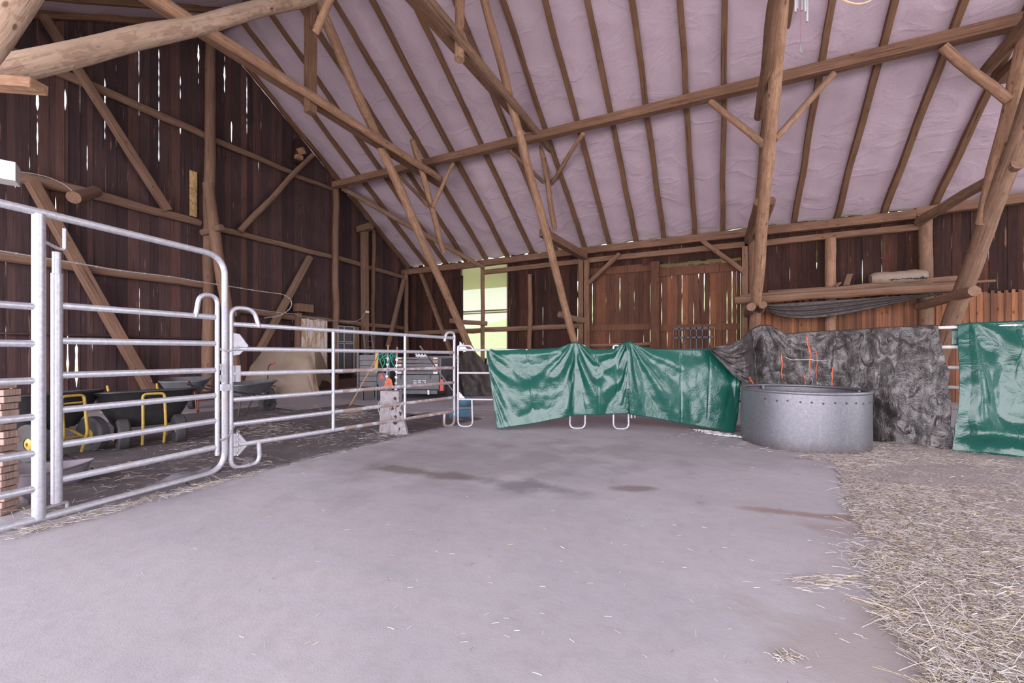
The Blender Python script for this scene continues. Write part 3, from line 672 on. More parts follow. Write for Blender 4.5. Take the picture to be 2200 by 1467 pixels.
# ---- right truss
log('roof_strut', P(2236, -40, X=4.9), P(2112, 480, Y=12.2), .115, .12, pl, 'pale pole at the right edge meeting the thick strut', 'strut')
log('roof_strut', P(2275, 60, X=5.0), P(2026, 742, Y=14.2), .145, .185, lg, 'thickest leaning strut, right side of the picture', 'strut')
log('tie_beam', P(2260, -10, X=4.75), P(2121, 148, X=4.75), .11, .11, bm_, 'dark tie log at the upper right with rounded end', 'beam')
log('tie_beam', P(2300, 10, X=5.2), P(2150, 172, X=5.2), .10, .10, bm_, 'second dark tie log at the upper right edge', 'beam', sq=True)
log('roof_brace', P(2026, 100, Y=10.95), P(2168, 216, X=4.85), .085, .085, pl, 'thick pale brace at the upper right', 'brace')
log('wall_tie', P(2190, 350, Y=11.3), P(1976, 476, Y=WY - .3), .115, .12, lg, 'long tie log crossing the thickest strut to the wall', 'beam')
log('wall_tie', P(2094, 625, Y=12.6), P(1976, 657, Y=WY - .2), .115, .11, lg, 'round log carrying the right end of the log shelf', 'beam')

# ---- log shelf on the right
sh = dict(Y=14.0)
log('shelf_log', P(1578, 646, **sh), P(2090, 614, Y=14.15), .115, .105, M['beam'], 'long front log of the shelf with a swelling in the middle', 'log')
log('shelf_log', P(1590, 640, Y=14.35), P(2070, 598, Y=14.4), .09, .08, bm_, 'rear log of the shelf', 'log')
log('shelf_plank', P(1600, 634, Y=14.55), P(2136, 604, Y=14.25), .10, .10, M['beam'], 'long plank of the shelf sticking out past the thick strut', 'plank', sq=True, flat=.3)
log('shelf_plank', P(1650, 627, Y=14.6), P(2003, 606, Y=14.4), .10, .10, bm_, 'dark plank under the rolled bundle', 'plank', sq=True, flat=.3)
mb = MB()                                                # rolled bundle
c0, c1 = P(1870, 600, Y=14.35), P(1990, 591, Y=14.35); pts = []; rs = []
for i in range(15):
    t = i / 14; pts.append(c0.lerp(c1, t) + Vector((0, 0, .02 * noise.noise(Vector((t * 4, 5, 0)))))); e = min(1, 9 * t + .75, 9 * (1 - t) + .75)
    rs.append(.165 * e * (1 + .16 * noise.noise(Vector((t * 6, 2, 0)))))
mb.tube(pts, rs, 18, flat=1.1); tag(mb.build('rolled_bundle', M['beige'], smooth=True, origin=c0), 'dusty rolled bundle with black cracks lying on the shelf', 'bundle')
mb = MB()
for k in range(7):                                       # dark crumpled fold in the bundle
    x0 = 1888 + k * 15; n = 7
    mb.tube([P(x0 + 2.6 * i, 601 - .03 * (x0 - 1888) + 2.2 * noise.noise(Vector((k * 3.1, i * .9, 1))) - k * .25, Y=14.185 + .01 * (i % 2)) for i in range(n)],
            [.006 + (.028 if k > 3 else .014) * abs(noise.noise(Vector((i * 1.3, k * 2.7, 8)))) * 2 for i in range(n)], 6)
tag(mb.build('black_fold', M['darksteel'], origin=P(1890, 600, Y=14.2)), 'black crumpled plastic showing along the rolled bundle', 'plastic')
log('wood_offcut', P(1818, 613, Y=14.3), P(1826, 589, Y=14.5), .07, .07, M['beam'], 'upright board offcut standing on the shelf', 'board', sq=True, flat=.3)
log('wood_offcut', P(1793, 616, Y=14.3), P(1803, 607, Y=14.4), .07, .07, M['beam'], 'small tilted board offcut beside the upright one', 'board', sq=True, flat=.3)
mb = MB()                                                # sagging folded sheet under the shelf
def sag(u, v):
    px = 1640 + 400 * u; top = 655 - 26 * u; dep = 40 * math.sin(PI * min(1, u * 1.02) ** .62) * (1 - .40 * u)
    q = P(px, top + dep * v, Y=14.05 + .10 * math.sin(v * 22 + u * 5) * v * (1 - v) + .12 * v); return q
mb.sheet(sag, 60, 24); tag(mb.build('hanging_sheet', M['darktarp'], smooth='all', origin=P(1640, 655, Y=14.05), solid=.01), 'dark folded sheet sagging beneath the log shelf', 'sheet')

# ================================================================== STEEL PANELS
gv, gr_, gm = M['galv'], M['galv_rust'], M['galv_mid']
def part_tube(name, pts, r, mat, parent, n=10, label=None, **k):
    mb = MB(); mb.tube(pts, r, n, **k); o = mb.build(name, mat, parent=parent, smooth=True)
    if label: o['label'] = label
    return o
def Z(p, z): return Vector((p.x, p.y, z))
def hook(A, dirv, h0, h1, wdt, r, mat, parent):
    """inverted U at a panel corner: from the post top over to the top rail"""
    pts = [Z(A, h0), Z(A, h1), Z(A + dirv * wdt * .9, h1), Z(A + dirv * wdt * 1.1, h0)]
    part_tube('hook', fillet(pts, wdt * .5, 8), r, mat, parent)
def foot(A, dirv, h0, wdt, r, mat, parent, flip=0):
    pts = [Z(A, h0), Z(A, r), Z(A + dirv * wdt, r), Z(A + dirv * wdt * .95, h0)]
    part_tube('foot_loop', fillet(pts, wdt * .38, 8), r, mat, parent)

# ---- walk-through gate frame with its gate leaf (left foreground)
V1 = C(-1017 / 900 * 3.2, 3.2); FP = C(-617 / 900 * 4.55, 4.55)      # big post, far arch foot
gd = (FP - V1); gl = gd.length; gd.normalize()
gate = thing('arched_gateway', V1, 'tall galvanised arch frame around the gate leaf at the left', 'gate frame')
L0 = V1 - gd * 0.36
pts = fillet([Z(L0, 1.66), Z(L0, 2.38), Z(V1, 2.375), Z(FP, 2.345), Z(FP, .03), Z(L0, .035), Z(L0, .26)], .22, 9)
part_tube('arch_tube', pts, .030, gm, gate, 14)
part_tube('post', [Z(V1, .03), Z(V1, 2.36)], .0385, gv, gate, 18)
for k, h in enumerate((1.65, 1.37, 1.09, .815, .54, .27)):
    e = L0 - gd * .9
    part_tube('rail', [Z(e, h), Z(V1, h)], .027, gv, gate, 12)
G2 = C(-978 / 900 * 3.33, 3.33); G3 = C(-633 / 900 * 4.42, 4.42)
gd2 = (G3 - G2).normalized()
part_tube('hinge_pin', fillet([Z(V1 + gd * .03, 2.16), Z(G2 + gd * .01, 2.13), Z(G2 + gd * .045, 2.13), Z(G2 + gd * .045, 2.30)], .02, 3), .012, gv, gate, 8)
part_tube('hinge_pin', fillet([Z(V1 + gd * .03, .10), Z(G2 + gd * .06, .10), Z(G2 + gd * .065, .02)], .02, 3), .012, gv, gate, 8)
leaf = thing('gate_leaf', G2, 'galvanised gate leaf of six rails hanging inside the tall arch', 'gate')
part_tube('stile', [Z(G2, .11), Z(G2, 1.93)], .034, gv, leaf, 18)
part_tube('stile', [Z(G2, 1.93), Z(G2, 2.10)], .027, gv, leaf, 14, label='thinner upper sleeve of the gate stile')
part_tube('stile', [Z(G3, .22), Z(G3, 1.76)], .023, gv, leaf, 12)
for k, (ya, yb) in enumerate(((656, 682), (732, 738), (806, 795), (881, 849), (956, 903), (1031, 960))):
    a = G2 + Vector((0, 0, H + (HY - ya) * 3.34 / 900)); b = G3 + Vector((0, 0, H + (HY - yb) * 4.42 / 900))
    part_tube('rail', [a, b], .0275, gv if k < 5 else gm, leaf, 12, flat=.62, up=(0, 0, 1))
hook(G3, -gd2, 1.66, 1.90, .19, .022, gv, leaf)
mb = MB(); lp = G3 + gd2 * .05
mb.tube([Z(lp, 1.16), Z(lp, .98)], .010, 8); mb.box(Z(lp, 1.15), (.035, .035, .07)); mb.box(Z(lp, 1.03), (.035, .035, .07)); mb.box(Z(lp + gd2 * .03, .93), (.07, .06, .07), Matrix.Rotation(math.atan2(gd2.y, gd2.x), 3, 'Z'))
mb.build('latch', gm, parent=leaf)

# ---- long six-rail panel between the gate and the green sheets
A1 = C(-604 / 900 * 4.6, 4.6); B1 = C(-124 / 900 * 7.45, 7.45); d1 = (B1 - A1).normalized()
p1 = thing('fence_panel', A1, 'long six-rail panel with rusty rails, between gate arch and green sheet', 'fence panel', 'galvanised fence panels')
part_tube('post', [Z(A1, .22), Z(A1, 1.68)], .024, gv, p1, 12); part_tube('post', [Z(B1, .22), Z(B1, 1.6)], .024, gm, p1, 12)
for k, (hl, hr) in enumerate(((1.617, 1.563), (1.345, 1.308), (1.07, 1.037), (.784, .774), (.513, .51), (.278, .264))):
    m1 = [gv, gv, gm, gv, gv, gm][k]; m2 = [gv, gv, gr_, gr_, gr_, gr_][k]; s = A1.lerp(B1, .38)
    part_tube('rail', [Z(A1 + d1 * .02, hl), Z(s, hl + (hr - hl) * .38)], .026, m1, p1, 12, flat=.62, up=(0, 0, 1))
    part_tube('rail', [Z(s, hl + (hr - hl) * .38), Z(B1, hr)], .026, m2, p1, 12, flat=.62, up=(0, 0, 1), label='rusty stretch of a rail' if k > 1 else None)
def along(A, B, px):
    u = (px - CX) / FPX; a = (A.dot(RGT), A.dot(FWD)); b = (B.dot(RGT), B.dot(FWD))
    t = (a[0] - u * a[1]) / (u * (b[1] - a[1]) - (b[0] - a[0])); return A.lerp(B, t)
for px in (716, 870):
    q = along(A1, B1, px); part_tube('upright', [Z(q, .27), Z(q, 1.58)], .021, gv, p1, 10)
hook(A1, d1, 1.6, 1.80, .26, .024, gv, p1); hook(B1, -d1, 1.5, 1.66, .22, .024, gm, p1)
foot(A1, d1, .27, .30, .024, gm, p1); foot(B1, -d1, .25, .26, .024, gr_, p1)
# bracket plates at its left post
for h in (1.38, .27):
    mb = MB(); q = Z(A1 + d1 * .07, h); t = Z(d1, 0)
    mb.prism([q - t * .05 + Vector((0, 0, -.11)), q - t * .05 + Vector((0, 0, .14)), q + t * .02 + Vector((0, 0, .13)), q + t * .11, q + t * .02 + Vector((0, 0, -.10))], -FWD * .012)
    mb.build('bracket', gm, parent=p1)
mb = MB(); mb.box(Z(A1 + d1 * .06, 1.07), (.05, .05, .18)); mb.build('clamp', gm, parent=p1)
def chain(name, a, b, sag, n, label, r=.012):
    mb = MB()
    for i in range(n):
        t = (i + .5) / n; c = a.lerp(b, t) - Vector((0, 0, sag * math.sin(PI * t))); dv = (b - a).normalized()
        sd = Vector((0, 0, 1)).cross(dv).normalized() if abs(dv.z) < .9 else RGT
        if i % 2: sd = dv.cross(sd)
        L = (b - a).length / n * .72
        mb.tube([c + dv * L * math.cos(q) + sd * r * math.sin(q) for q in [2*PI*k/8 for k in range(8)]], .0032, 5, closed=True)
    tag(mb.build(name, M['aluminium'], origin=a), label, 'chain')
fr = -FWD * .05
chain('chain', Z(FP, 1.35) + fr - gd * .05, Z(A1, 1.37) + fr + d1 * .12, .04, 14, 'chain looped round gate arch and panel post, upper')
chain('chain', Z(FP, .37) + fr - gd * .02, Z(A1, .50) + fr + d1 * .06, .05, 10, 'chain looped round gate arch and panel post, lower')
chain('chain', Z(A1, .44) + fr + d1 * .10, Z(A1, .17) + fr + d1 * .10, 0, 9, 'loose chain end hanging straight down at the panel foot')

# ---- lower panels behind the green sheets
def low_panel(pa, za, pb, zb, label, hs=(1.35, .95, .49), hooks=(1, 1), hookh=1.50, hw=(.25, .10)):
    A = C((pa - CX) / FPX * za, za); B = C((pb - CX) / FPX * zb, zb); d = (B - A).normalized()
    p = thing('fence_panel', A, label, 'fence panel', 'galvanised fence panels')
    for q in (A, B): part_tube('post', [Z(q, .2), Z(q, hs[0] + .06)], .019, gv, p)
    for h in hs: part_tube('rail', [Z(A, h), Z(B, h)], .02, gv, p, flat=.9)
    if hooks[0]: hook(A, d, hs[0], hookh, hw[0], .018, gv, p); foot(A, d, hs[-1], .26, .018, gv, p)
    if hooks[1]:
        if hw[1]: hook(B, -d, hs[0], hookh, hw[1], .018, gv, p)
        foot(B, -d, hs[-1], .26, .018, gv, p)
    return A, B
PA, PB = low_panel(984, 7.32, 1257, 7.12, 'three-rail panel, bare at its left end and under the first green sheet', hookh=1.425, hw=(.25, .10))
PC, PD = low_panel(1318, 7.08, 1357, 7.08, 'narrow looped panel end showing its foot under the green sheet', hooks=(1, 0), hookh=1.425, hw=(.10, 0))
PE, PF = low_panel(1364, 7.12, 1600, 7.0, 'three-rail panel hidden under the right half of the green sheets', hooks=(0, 1), hw=(0, 0))
chain('chain', Z(PA, 1.28) + fr, Z(PA, 1.05) + fr, 0, 8, 'short chain hanging at the bare end of the three-rail panel')
mb = MB(); mb.prism([Z(PA, 1.37) + RGT * .02, Z(PA, 1.37) + RGT * .16, Z(PA, 1.50) + RGT * .03], FWD * .01); mb.prism([Z(PA, .49) + RGT * .02, Z(PA, .49) + RGT * .14, Z(PA, .62) + RGT * .02], FWD * .01)
tag(mb.build('corner_bracket', gm, origin=PA), 'triangular corner bracket on the bare three-rail panel', 'bracket')
# ---- right panels: line x + z = 11.75 in camera axes
def rline(px, off=0.0):
    u = (px - CX) / FPX; z = (11.75 - off) / (1 + u); return C(u * z, z)
for a, b, lab, spans in ((1636, 1880, 'six-rail panel hidden beneath the black woven sheet', 0), (1884, 2420, 'white six-rail panel between the black and the right green sheet', 1)):
    A, B = rline(a), rline(b); d = (B - A).normalized()
    p = thing('fence_panel', A, lab, 'fence panel', 'galvanised fence panels')
    for q in (A, B): part_tube('post', [Z(q, .05), Z(q, 1.60)], .024, gv, p)
    for h in ((1.65, 1.38, 1.10, .83, .55, .27) if spans else (1.59, 1.36, 1.10, .83, .55, .27)): part_tube('rail', [Z(A, h), Z(B, h)], .024, M['dirtywhite'] if spans else gv, p)
    if not spans:
        foot(A, d, .27, .26, .022, gv, p); hook(A, d, 1.55, 1.72, .10, .022, gv, p)

# ================================================================== SHEETS OVER THE PANELS
def poly_at(pts, u):
    t = u * (len(pts) - 1); i = min(int(t), len(pts) - 2); return pts[i].lerp(pts[i+1], t - i)
def resample(pxs):
    """pxs: list of (px, py, depth); returns function of u, spaced by px"""
    P3 = [P(a, b, d=c) for a, b, c in pxs]; xs = [a for a, b, c in pxs]
    def f(u):
        x = xs[0] + (xs[-1] - xs[0]) * u
        for i in range(len(xs) - 1):
            if x <= xs[i+1] or i == len(xs) - 2:
                t = (x - xs[i]) / max(1e-6, xs[i+1] - xs[i]); t = min(1, max(0, t)); return P3[i].lerp(P3[i+1], t)
    return f
def drape(name, top, bot, anchors, mat, label, nu=120, nv=70, amp=1.0, back=.30, crumple=.012, seed=0, swag=1.0, cat='tarpaulin', extra=None, bktaper=False):
    T, Bt = resample(top), resample(bot)
    tot = (T(1) - T(0)).length; ht = (T(.5) - Bt(.5)).length
    def fn(u, v):
        bk = .14
        if v < bk:                                        # the part hanging down behind the rail
            q = T(u); w = (bk - v) / bk
            return q + FWD * (.05 * min(1, w * 4)) - Vector((0, 0, back * w * min(1, .03 + u * u * 14 if bktaper else 1)))
        w = (v - bk) / (1 - bk); q = T(u).lerp(Bt(u), w); s = u * tot; t = w * ht
        d = .03 + .03 * math.sin(PI * w)
        for (a, side, k, am, reach) in anchors:            # folds fanning out of a hook
            sa = a * tot; dx = (s - sa); r = math.hypot(dx, t)
            if side and dx * side < -.02: continue
            an = math.atan2(dx, t + .04)
            env = min(1, r / .15) * math.exp(-(r / reach) ** 2) * math.exp(-(an / 1.15) ** 2)
            f = math.cos(an * k + a * 5 + .8 * noise.noise(Vector((an * 2, r * 1.2, seed))))
            f = f if f > 0 else f * .5
            d += am * amp * env * f * (0.4 + r)
        an = sorted(a[0] for a in anchors)
        for i in range(len(an) - 1):
            s0, s1 = an[i] * tot, an[i+1] * tot
            if s0 < s < s1 and s1 - s0 > .25:
                x = (s - s0) / (s1 - s0); b = 4 * x * (1 - x)
                ph = t / (.25 + .75 * b) - .15 * noise.noise(Vector((s * 2, t * 2, seed)))
                d += swag * .045 * b ** .7 * math.cos(ph * 7.5) * math.exp(-(t / .95) ** 2) * min(1, t / .1)
        nz = noise.noise(Vector((s * 3.2, t * 3.2, seed))) + .6 * noise.noise(Vector((s * 8, t * 7, seed + 5)))
        d += crumple * nz * min(1, t / .05)
        if extra: d += extra(s, t, u, w)
        return q - FWD * max(d, .034)
    mb = MB(); mb.sheet(fn, nu, nv)
    o = mb.build(name, mat, smooth='all', origin=T(0), solid=.003)
    return tag(o, label, cat), fn
crease = lambda xs: (lambda s, t, u, w: sum(-.012 * math.exp(-((u - x) / .006) ** 2) for x in xs))
drape('green_tarp', [(1045, 749, 7.30), (1160, 748, 7.22), (1200, 746, 7.18), (1222, 737, 7.16), (1236, 733, 7.15), (1252, 740, 7.13), (1272, 750, 7.12), (1318, 748, 7.10), (1336, 737, 7.08), (1350, 731, 7.07), (1354, 731, 7.07)],
      [(1068, 921, 7.05), (1150, 909, 7.0), (1224, 893, 6.98), (1232, 891, 7.03), (1290, 890, 7.02), (1352, 888, 7.0)],
      [(.0, 1, 7, .045, .9), (.615, 0, 11, .07, 1.0), (.985, -1, 9, .06, .9)], M['green'], 'glossy green sheet on the left, hooked up in two peaks over the low panel', nu=200, nv=80, seed=3, crumple=.014,
      extra=lambda s, t, u, w: -.05 * math.exp(-((u - .63) / .03) ** 2) * w + crease([.28, .76, .90])(s, t, u, w))
drape('green_tarp', [(1344, 735, 7.03), (1352, 733, 7.03), (1372, 742, 7.04), (1400, 748, 7.05), (1480, 749, 7.02), (1545, 749, 6.98), (1592, 760, 6.95)],
      [(1352, 889, 6.93), (1400, 897, 6.92), (1480, 912, 6.90), (1575, 929, 6.82), (1582, 900, 6.85)],
      [(.02, 1, 10, .075, 1.15), (.95, -1, 5, .02, .8)], M['green'], 'glossy green sheet in the middle, hanging from one peak beside the feeder', nu=170, nv=80, seed=11, swag=0.0, crumple=.010,
      extra=lambda s, t, u, w: crease([.47, .72])(s, t, u, w) - .03 * math.exp(-((u - .93) / .05) ** 2))
drape('green_tarp', [(2052, 696, 5.70), (2080, 692, 5.62), (2140, 690, 5.46), (2200, 686, 5.30), (2330, 676, 5.0)],
      [(2040, 968, 5.52), (2110, 972, 5.36), (2200, 983, 5.14), (2330, 1000, 4.84)],
      [(.11, 1, 8, .085, 1.6), (.11, -1, 4, .02, .7), (.62, -1, 5, .05, 1.2)], M['green'], 'glossy green sheet at the right edge, reaching down to the straw', nu=170, nv=90, seed=21, swag=.4, crumple=.014,
      extra=lambda s, t, u, w: crease([.44])(s, t, u, w) + .09 * math.exp(-((w - .84 - .25 * (u - .25)**2) / .07) ** 2) * min(1, u * 8) + .06 * math.exp(-((u - .38 - .25 * w) / .06) ** 2) * w)
# black woven sheet
btop = [(1518, 747, 6.82), (1560, 741, 6.84), (1592, 728, 6.95), (1612, 708, 7.2), (1630, 698, 7.35), (1650, 697, 7.3), (1670, 706, 7.25), (1684, 717, 7.18), (1740, 711, 7.02), (1800, 709, 6.86), (1850, 706, 6.73), (1900, 702, 6.60), (1950, 700, 6.48), (2010, 697, 6.35)]
bzs = {}
def zr(px, off=0.0): u = (px - CX) / FPX; return (11.75 - off) / (1 + u)
btop = [(a, b, (c if a < 1600 else zr(a, .05))) for a, b, c in btop]
bbot = [(1520, 750, 6.8), (1545, 778, 6.76), (1575, 808, 6.74), (1604, 829, 6.78), (1616, 828, 7.0), (1622, 900, zr(1622, .1)), (1640, 918, zr(1640, .08)), (1700, 924, zr(1700, .06)), (1780, 933, zr(1780, .06)), (1860, 945, zr(1860, .25)), (1920, 951, zr(1920, .36)), (1980, 957, zr(1980, .36)), (2041, 966, zr(2041, .3))]
_, bfn = drape('black_tarp', btop, bbot, [(.0, 1, 6, .03, .7), (.245, 0, 12, .06, .9), (.56, 0, 9, .05, .9), (.68, 0, 10, .05, 1.2), (1.0, -1, 8, .03, 1.0)], M['black'],
      'crumpled black and grey woven sheet hung behind the round feeder', nu=300, nv=130, seed=31, swag=.35, crumple=.05, bktaper=True,
      extra=lambda s, t, u, w: (.035 * abs(noise.noise(Vector((s * 5.5 + .6 * t, t * 1.1, 77)))) + .02 * noise.noise(Vector((s * 11 + t * 3, t * 7, 78)))) * min(1, t / .1))
# torn orange webbing showing through the black sheet
def strip(u0, v0, u1, v1, wd, mat, label, name='torn_strap', cat='strap'):
    mb = MB(); n = 14
    def f(a, b):
        u = u0 + (u1 - u0) * b + .0006 * math.sin(b * 23); v = v0 + (v1 - v0) * b
        q = bfn(u, .14 + .86 * v) - FWD * .012
        ww = wd * (.35 + .65 * abs(math.sin(b * 9 + u0 * 40))) * (1 - .5 * b)
        return q + RGT * (a - .5) * ww
    mb.sheet(f, 2, n); o = mb.build(name, mat, smooth='all', origin=bfn(u0, .14 + .86 * v0), solid=.003); tag(o, label, cat)
ub = lambda px: (px - 1518) / (2010 - 1518)
strip(ub(1730), .05, ub(1727), .42, .045, M['orange'], 'long torn orange webbing in the middle of the black sheet')
strip(ub(1745), .18, ub(1741), .48, .020, M['orange'], 'thin torn orange webbing right of the longest one')
strip(ub(1668), .25, ub(1670), .50, .045, M['orange'], 'short torn orange webbing left on the black sheet')
strip(ub(1775), .35, ub(1768), .62, .035, M['orange'], 'slanting torn orange webbing right on the black sheet')
strip(ub(1713), .42, ub(1716), .60, .020, M['orange'], 'smallest torn orange webbing low on the black sheet')
strip(ub(1598), .82, ub(1606), .99, .05, M['orange'], 'orange scrap at the corner of the black sheet by the feeder')
mb = MB()
for u0, v0, u1, v1 in ((ub(1675), .27, ub(1735), .28), (ub(1728), .46, ub(1735), .75), (ub(1742), .50, ub(1728), .80), (ub(1732), .29, ub(1760), .29)):
    mb.tube([bfn(u0 + (u1-u0) * k/10 + .002 * math.sin(k*1.3), .14 + .86 * (v0 + (v1-v0) * k/10)) - FWD * .02 for k in range(11)], .0035, 5)
tag(mb.build('frayed_twine', M['white'], smooth=True, origin=bfn(ub(1700), .4)), 'frayed white twine hanging on the black sheet', 'twine')

# ================================================================== ROUND FEEDER
fc = C(.692 * 6.08, 6.08); R_ = .78
fd = thing('round_feeder', fc, 'round galvanised sheet-steel hay feeder ring', 'feeder')
mb = MB(); prof = [(R_, .0), (R_ + .004, .06), (R_ + .002, .3), (R_, .76), (R_ - .012, .76), (R_ - .010, .02)]
mb.lathe(prof, fc, 72, closed=True); mb.build('ring_wall', M['feeder'], parent=fd, smooth=True)
mb = MB(); mb.tube([fc + Vector(((R_ - .01) * math.cos(a), (R_ - .01) * math.sin(a), .775)) for a in [2*PI*k/72 for k in range(72)]], .024, 10, closed=True)
mb.build('rim', M['feeder'], parent=fd, smooth=True)
for a in (YAW + 1.75, YAW - 0.2, YAW + 3.4):
    mb = MB(); q = fc + Vector((math.cos(a), math.sin(a), 0)) * (R_ - .05); mb.tube([Z(q, .02), Z(q, .77)], .028, 10); mb.build('inner_post', M['feeder'], parent=fd, smooth=True)
mb = MB()
for k in range(14):
    a = YAW - PI / 2 - 1.15 + k * .17 + ru(-.02, .02); n_ = Vector((math.cos(a), math.sin(a), 0)); q = fc + n_ * (R_ + .003) + Vector((0, 0, .66 + ru(-.01, .01)))
    mb.tube([q, q + n_ * .008], [.013, .008], 8)
mb.build('rivet', M['darksteel'], parent=fd)['kind'] = 'stuff'

# ================================================================== FLOOR MATS BEHIND THE PANELS
def rot2(v, a): return Vector((v.x * math.cos(a) - v.y * math.sin(a), v.x * math.sin(a) + v.y * math.cos(a), 0))
def noisy_rect(c, sx, sy, ang, n=14, j=.03):
    pts = []
    for (x0, y0, x1, y1) in ((-1, -1, 1, -1), (1, -1, 1, 1), (1, 1, -1, 1), (-1, 1, -1, -1)):
        for k in range(n):
            t = k / n; pts.append(Vector(c) + rot2(Vector(((x0 + (x1-x0)*t) * sx / 2 + ru(-j, j), (y0 + (y1-y0)*t) * sy / 2 + ru(-j, j), 0)), ang))
    return pts
# the edge of the mats runs just in front of the panels
e0, e1 = F(90, 1114), F(985, 913)
ed = (e1 - e0); el = ed.length; ed.normalize(); en = Vector((-ed.y, ed.x, 0)); ea = math.atan2(ed.y, ed.x)
mg = 'black rubber mats laid behind the panels'
for r in range(4):
    nn = 6 if r < 3 else 5
    for k in range(nn):
        w_ = el / 5.2; c = e0 + ed * ((k + .5 - .35 * (r % 2)) * w_) + en * (.62 + r * 1.42 + ru(-.02, .02) + (.0 if r else .03 * k))
        mb = MB(); mb.prism([q + Vector((0, 0, .002)) for q in noisy_rect(c, w_ - .03, 1.40, ea + ru(-.012, .012), j=.012)], (0, 0, .022))
        tag(mb.build('rubber_mat', M['mat'], origin=c), 'worn dark rubber mat lying flat among others behind the steel panels', 'mat', mg)
# loose torn pieces pushed against the panel foot
def lump(name, px, py, lx, ly, hh, ang, mat, label, cat, seed):
    c = F(px, py); mb = MB()
    def f(u, v):
        a = 2*PI*u; rr = v; k = 1 + .22 * noise.noise(Vector((math.cos(a)*1.5, math.sin(a)*1.5, seed)))
        p = rot2(Vector((lx*rr*k*math.cos(a), ly*rr*k*math.sin(a), 0)), ang)
        return c + p + Vector((0, 0, .012 + hh * (1 - rr**2.4) * (.65 + .5 * noise.noise(Vector((p.x*5, p.y*5, seed))))))
    mb.sheet(f, 40, 10); return tag(mb.build(name, mat, smooth='all', origin=c, solid=.012), label, cat)
ga = math.atan2(gd.y, gd.x)
lump('torn_mat', 402, 1030, .42, .09, .085, ga + .05, M['matlight'], 'fuzzy torn strip of rubber bulging over the gate bottom tube', 'mat', 2)
lump('torn_mat', 548, 998, .16, .08, .11, ea, M['mat'], 'small curled piece of mat by the panel foot loop', 'mat', 8)

# ================================================================== WHEELBARROWS
def barrow(name, px, py, ang, label, tubm, legm, two=True, tw=1.05, tl=.95, rim=.72, deep=.42, hoop=True, wheel_r=.2):
    """x = forward (wheel end), y = width; origin on the floor under the wheels"""
    c = F(px, py); R = Matrix.Rotation(ang, 3, 'Z'); T = lambda x, y, z: c + R @ Vector((x, y, z))
    t = thing(name, c, label, 'wheelbarrow')
    mb = MB(); N = 40
    def ring(f, z, k):
        out = []
        for i in range(N):
            a = 2*PI*i/N; cx, sy = math.cos(a), math.sin(a); e = .55
            x = math.copysign(abs(cx)**e, cx) * tl/2*f; y = math.copysign(abs(sy)**e, sy) * tw/2*f*(1 + .0*x)
            zz = z + (.05 * (x / tl) if k else 0)
            out.append(T(x - .42 - (1-f)*.12, y, zz))
        return out
    levels = [(.42, rim - deep), (.62, rim - deep*.97), (.80, rim - deep*.55), (.95, rim - .03), (1.0, rim), (1.03, rim), (1.03, rim-.02), (.955, rim - .05), (.79, rim - deep*.58), (.60, rim - deep*1.0), (.42, rim - deep*1.04)]
    vs = []; 
    for f, z in levels: vs += ring(f, z, 1)
    fs = [(i*N+k, i*N+(k+1)%N, (i+1)*N+(k+1)%N, (i+1)*N+k) for i in range(len(levels)-1) for k in range(N)]
    fs += [tuple(range(N)), tuple((len(levels)-1)*N + k for k in range(N))]
    mb.add(vs, fs); mb.build('tub', tubm, parent=t, smooth=True)
    for y in ((-.30, .30) if two else (0,)):
        R3 = R @ Matrix.Rotation(PI/2, 3, 'X'); prof = [(.07, -.045), (.12, -.05), (wheel_r-.03, -.065), (wheel_r, -.045), (wheel_r + .004, 0), (wheel_r, .045), (wheel_r-.03, .065), (.12, .05), (.07, .045)]
        mb = MB(); mb.lathe(prof, T(0, y, wheel_r + .002), 28, R3, closed=True); wo = mb.build('wheel', M['rubber'], parent=t, smooth=True)
        mb = MB(); mb.lathe([(.02, -.05), (.09, -.03), (.09, .03), (.02, .05)], T(0, y, wheel_r), 16, R3, closed=True); mb.build('hub', legm, parent=wo, smooth=True)
    mb = MB(); mb.tube([T(0, -.3, wheel_r), T(0, .3, wheel_r)], .014, 8); mb.build('axle', legm, parent=t, smooth=True)
    for s in (-1, 1):
        part_tube('handle_bar', fillet([T(.05, s*.16, wheel_r), T(-.2, s*.2, rim-deep-.03), T(-.95, s*.27, rim-deep+.10), T(-1.45, s*.30, rim+.02)], .1), .016, legm, t)
        part_tube('leg', fillet([T(-.75, s*.24, rim-deep+.02), T(-.85, s*.30, .015), T(-.72, s*.30, .015), T(-.45, s*.22, rim-deep)], .05), .015, legm, t)
    if hoop:
        part_tube('front_hoop', fillet([T(.10, -.115, .05), T(.19, -.12, .3), T(.14, -.115, rim-.02), T(.14, .115, rim-.02), T(.19, .12, .3), T(.10, .115, .05)], .05), .017, legm, t)
        part_tube('hoop_bar', [T(.15, -.115, rim-.11), T(.15, .115, rim-.11)], .012, legm, t)
    return t
def tocam(px, py): q = F(px, py); return math.atan2(-q.y, -q.x)
barrow('wheelbarrow', 326, 958, tocam(326, 958) + .16, 'black two-wheeled barrow with yellow hoop, seen front on through the gate', M['tubblack'], M['yellow'], tw=1.12, rim=.76, deep=.50, wheel_r=.205)
barrow('wheelbarrow', 138, 982, tocam(138, 982) + .55, 'black barrow with yellow hoop, left behind the tall gate posts', M['tubblack'], M['yellow'], tw=1.05, rim=.79, deep=.46, wheel_r=.23)
barrow('wheelbarrow', 412, 878, tocam(412, 878) + 2.9, 'grey barrow on red legs behind the right end of the gate', M['greysteel'], M['red'], two=False, tw=.85, tl=.95, rim=.72, deep=.30, hoop=False, wheel_r=.18)
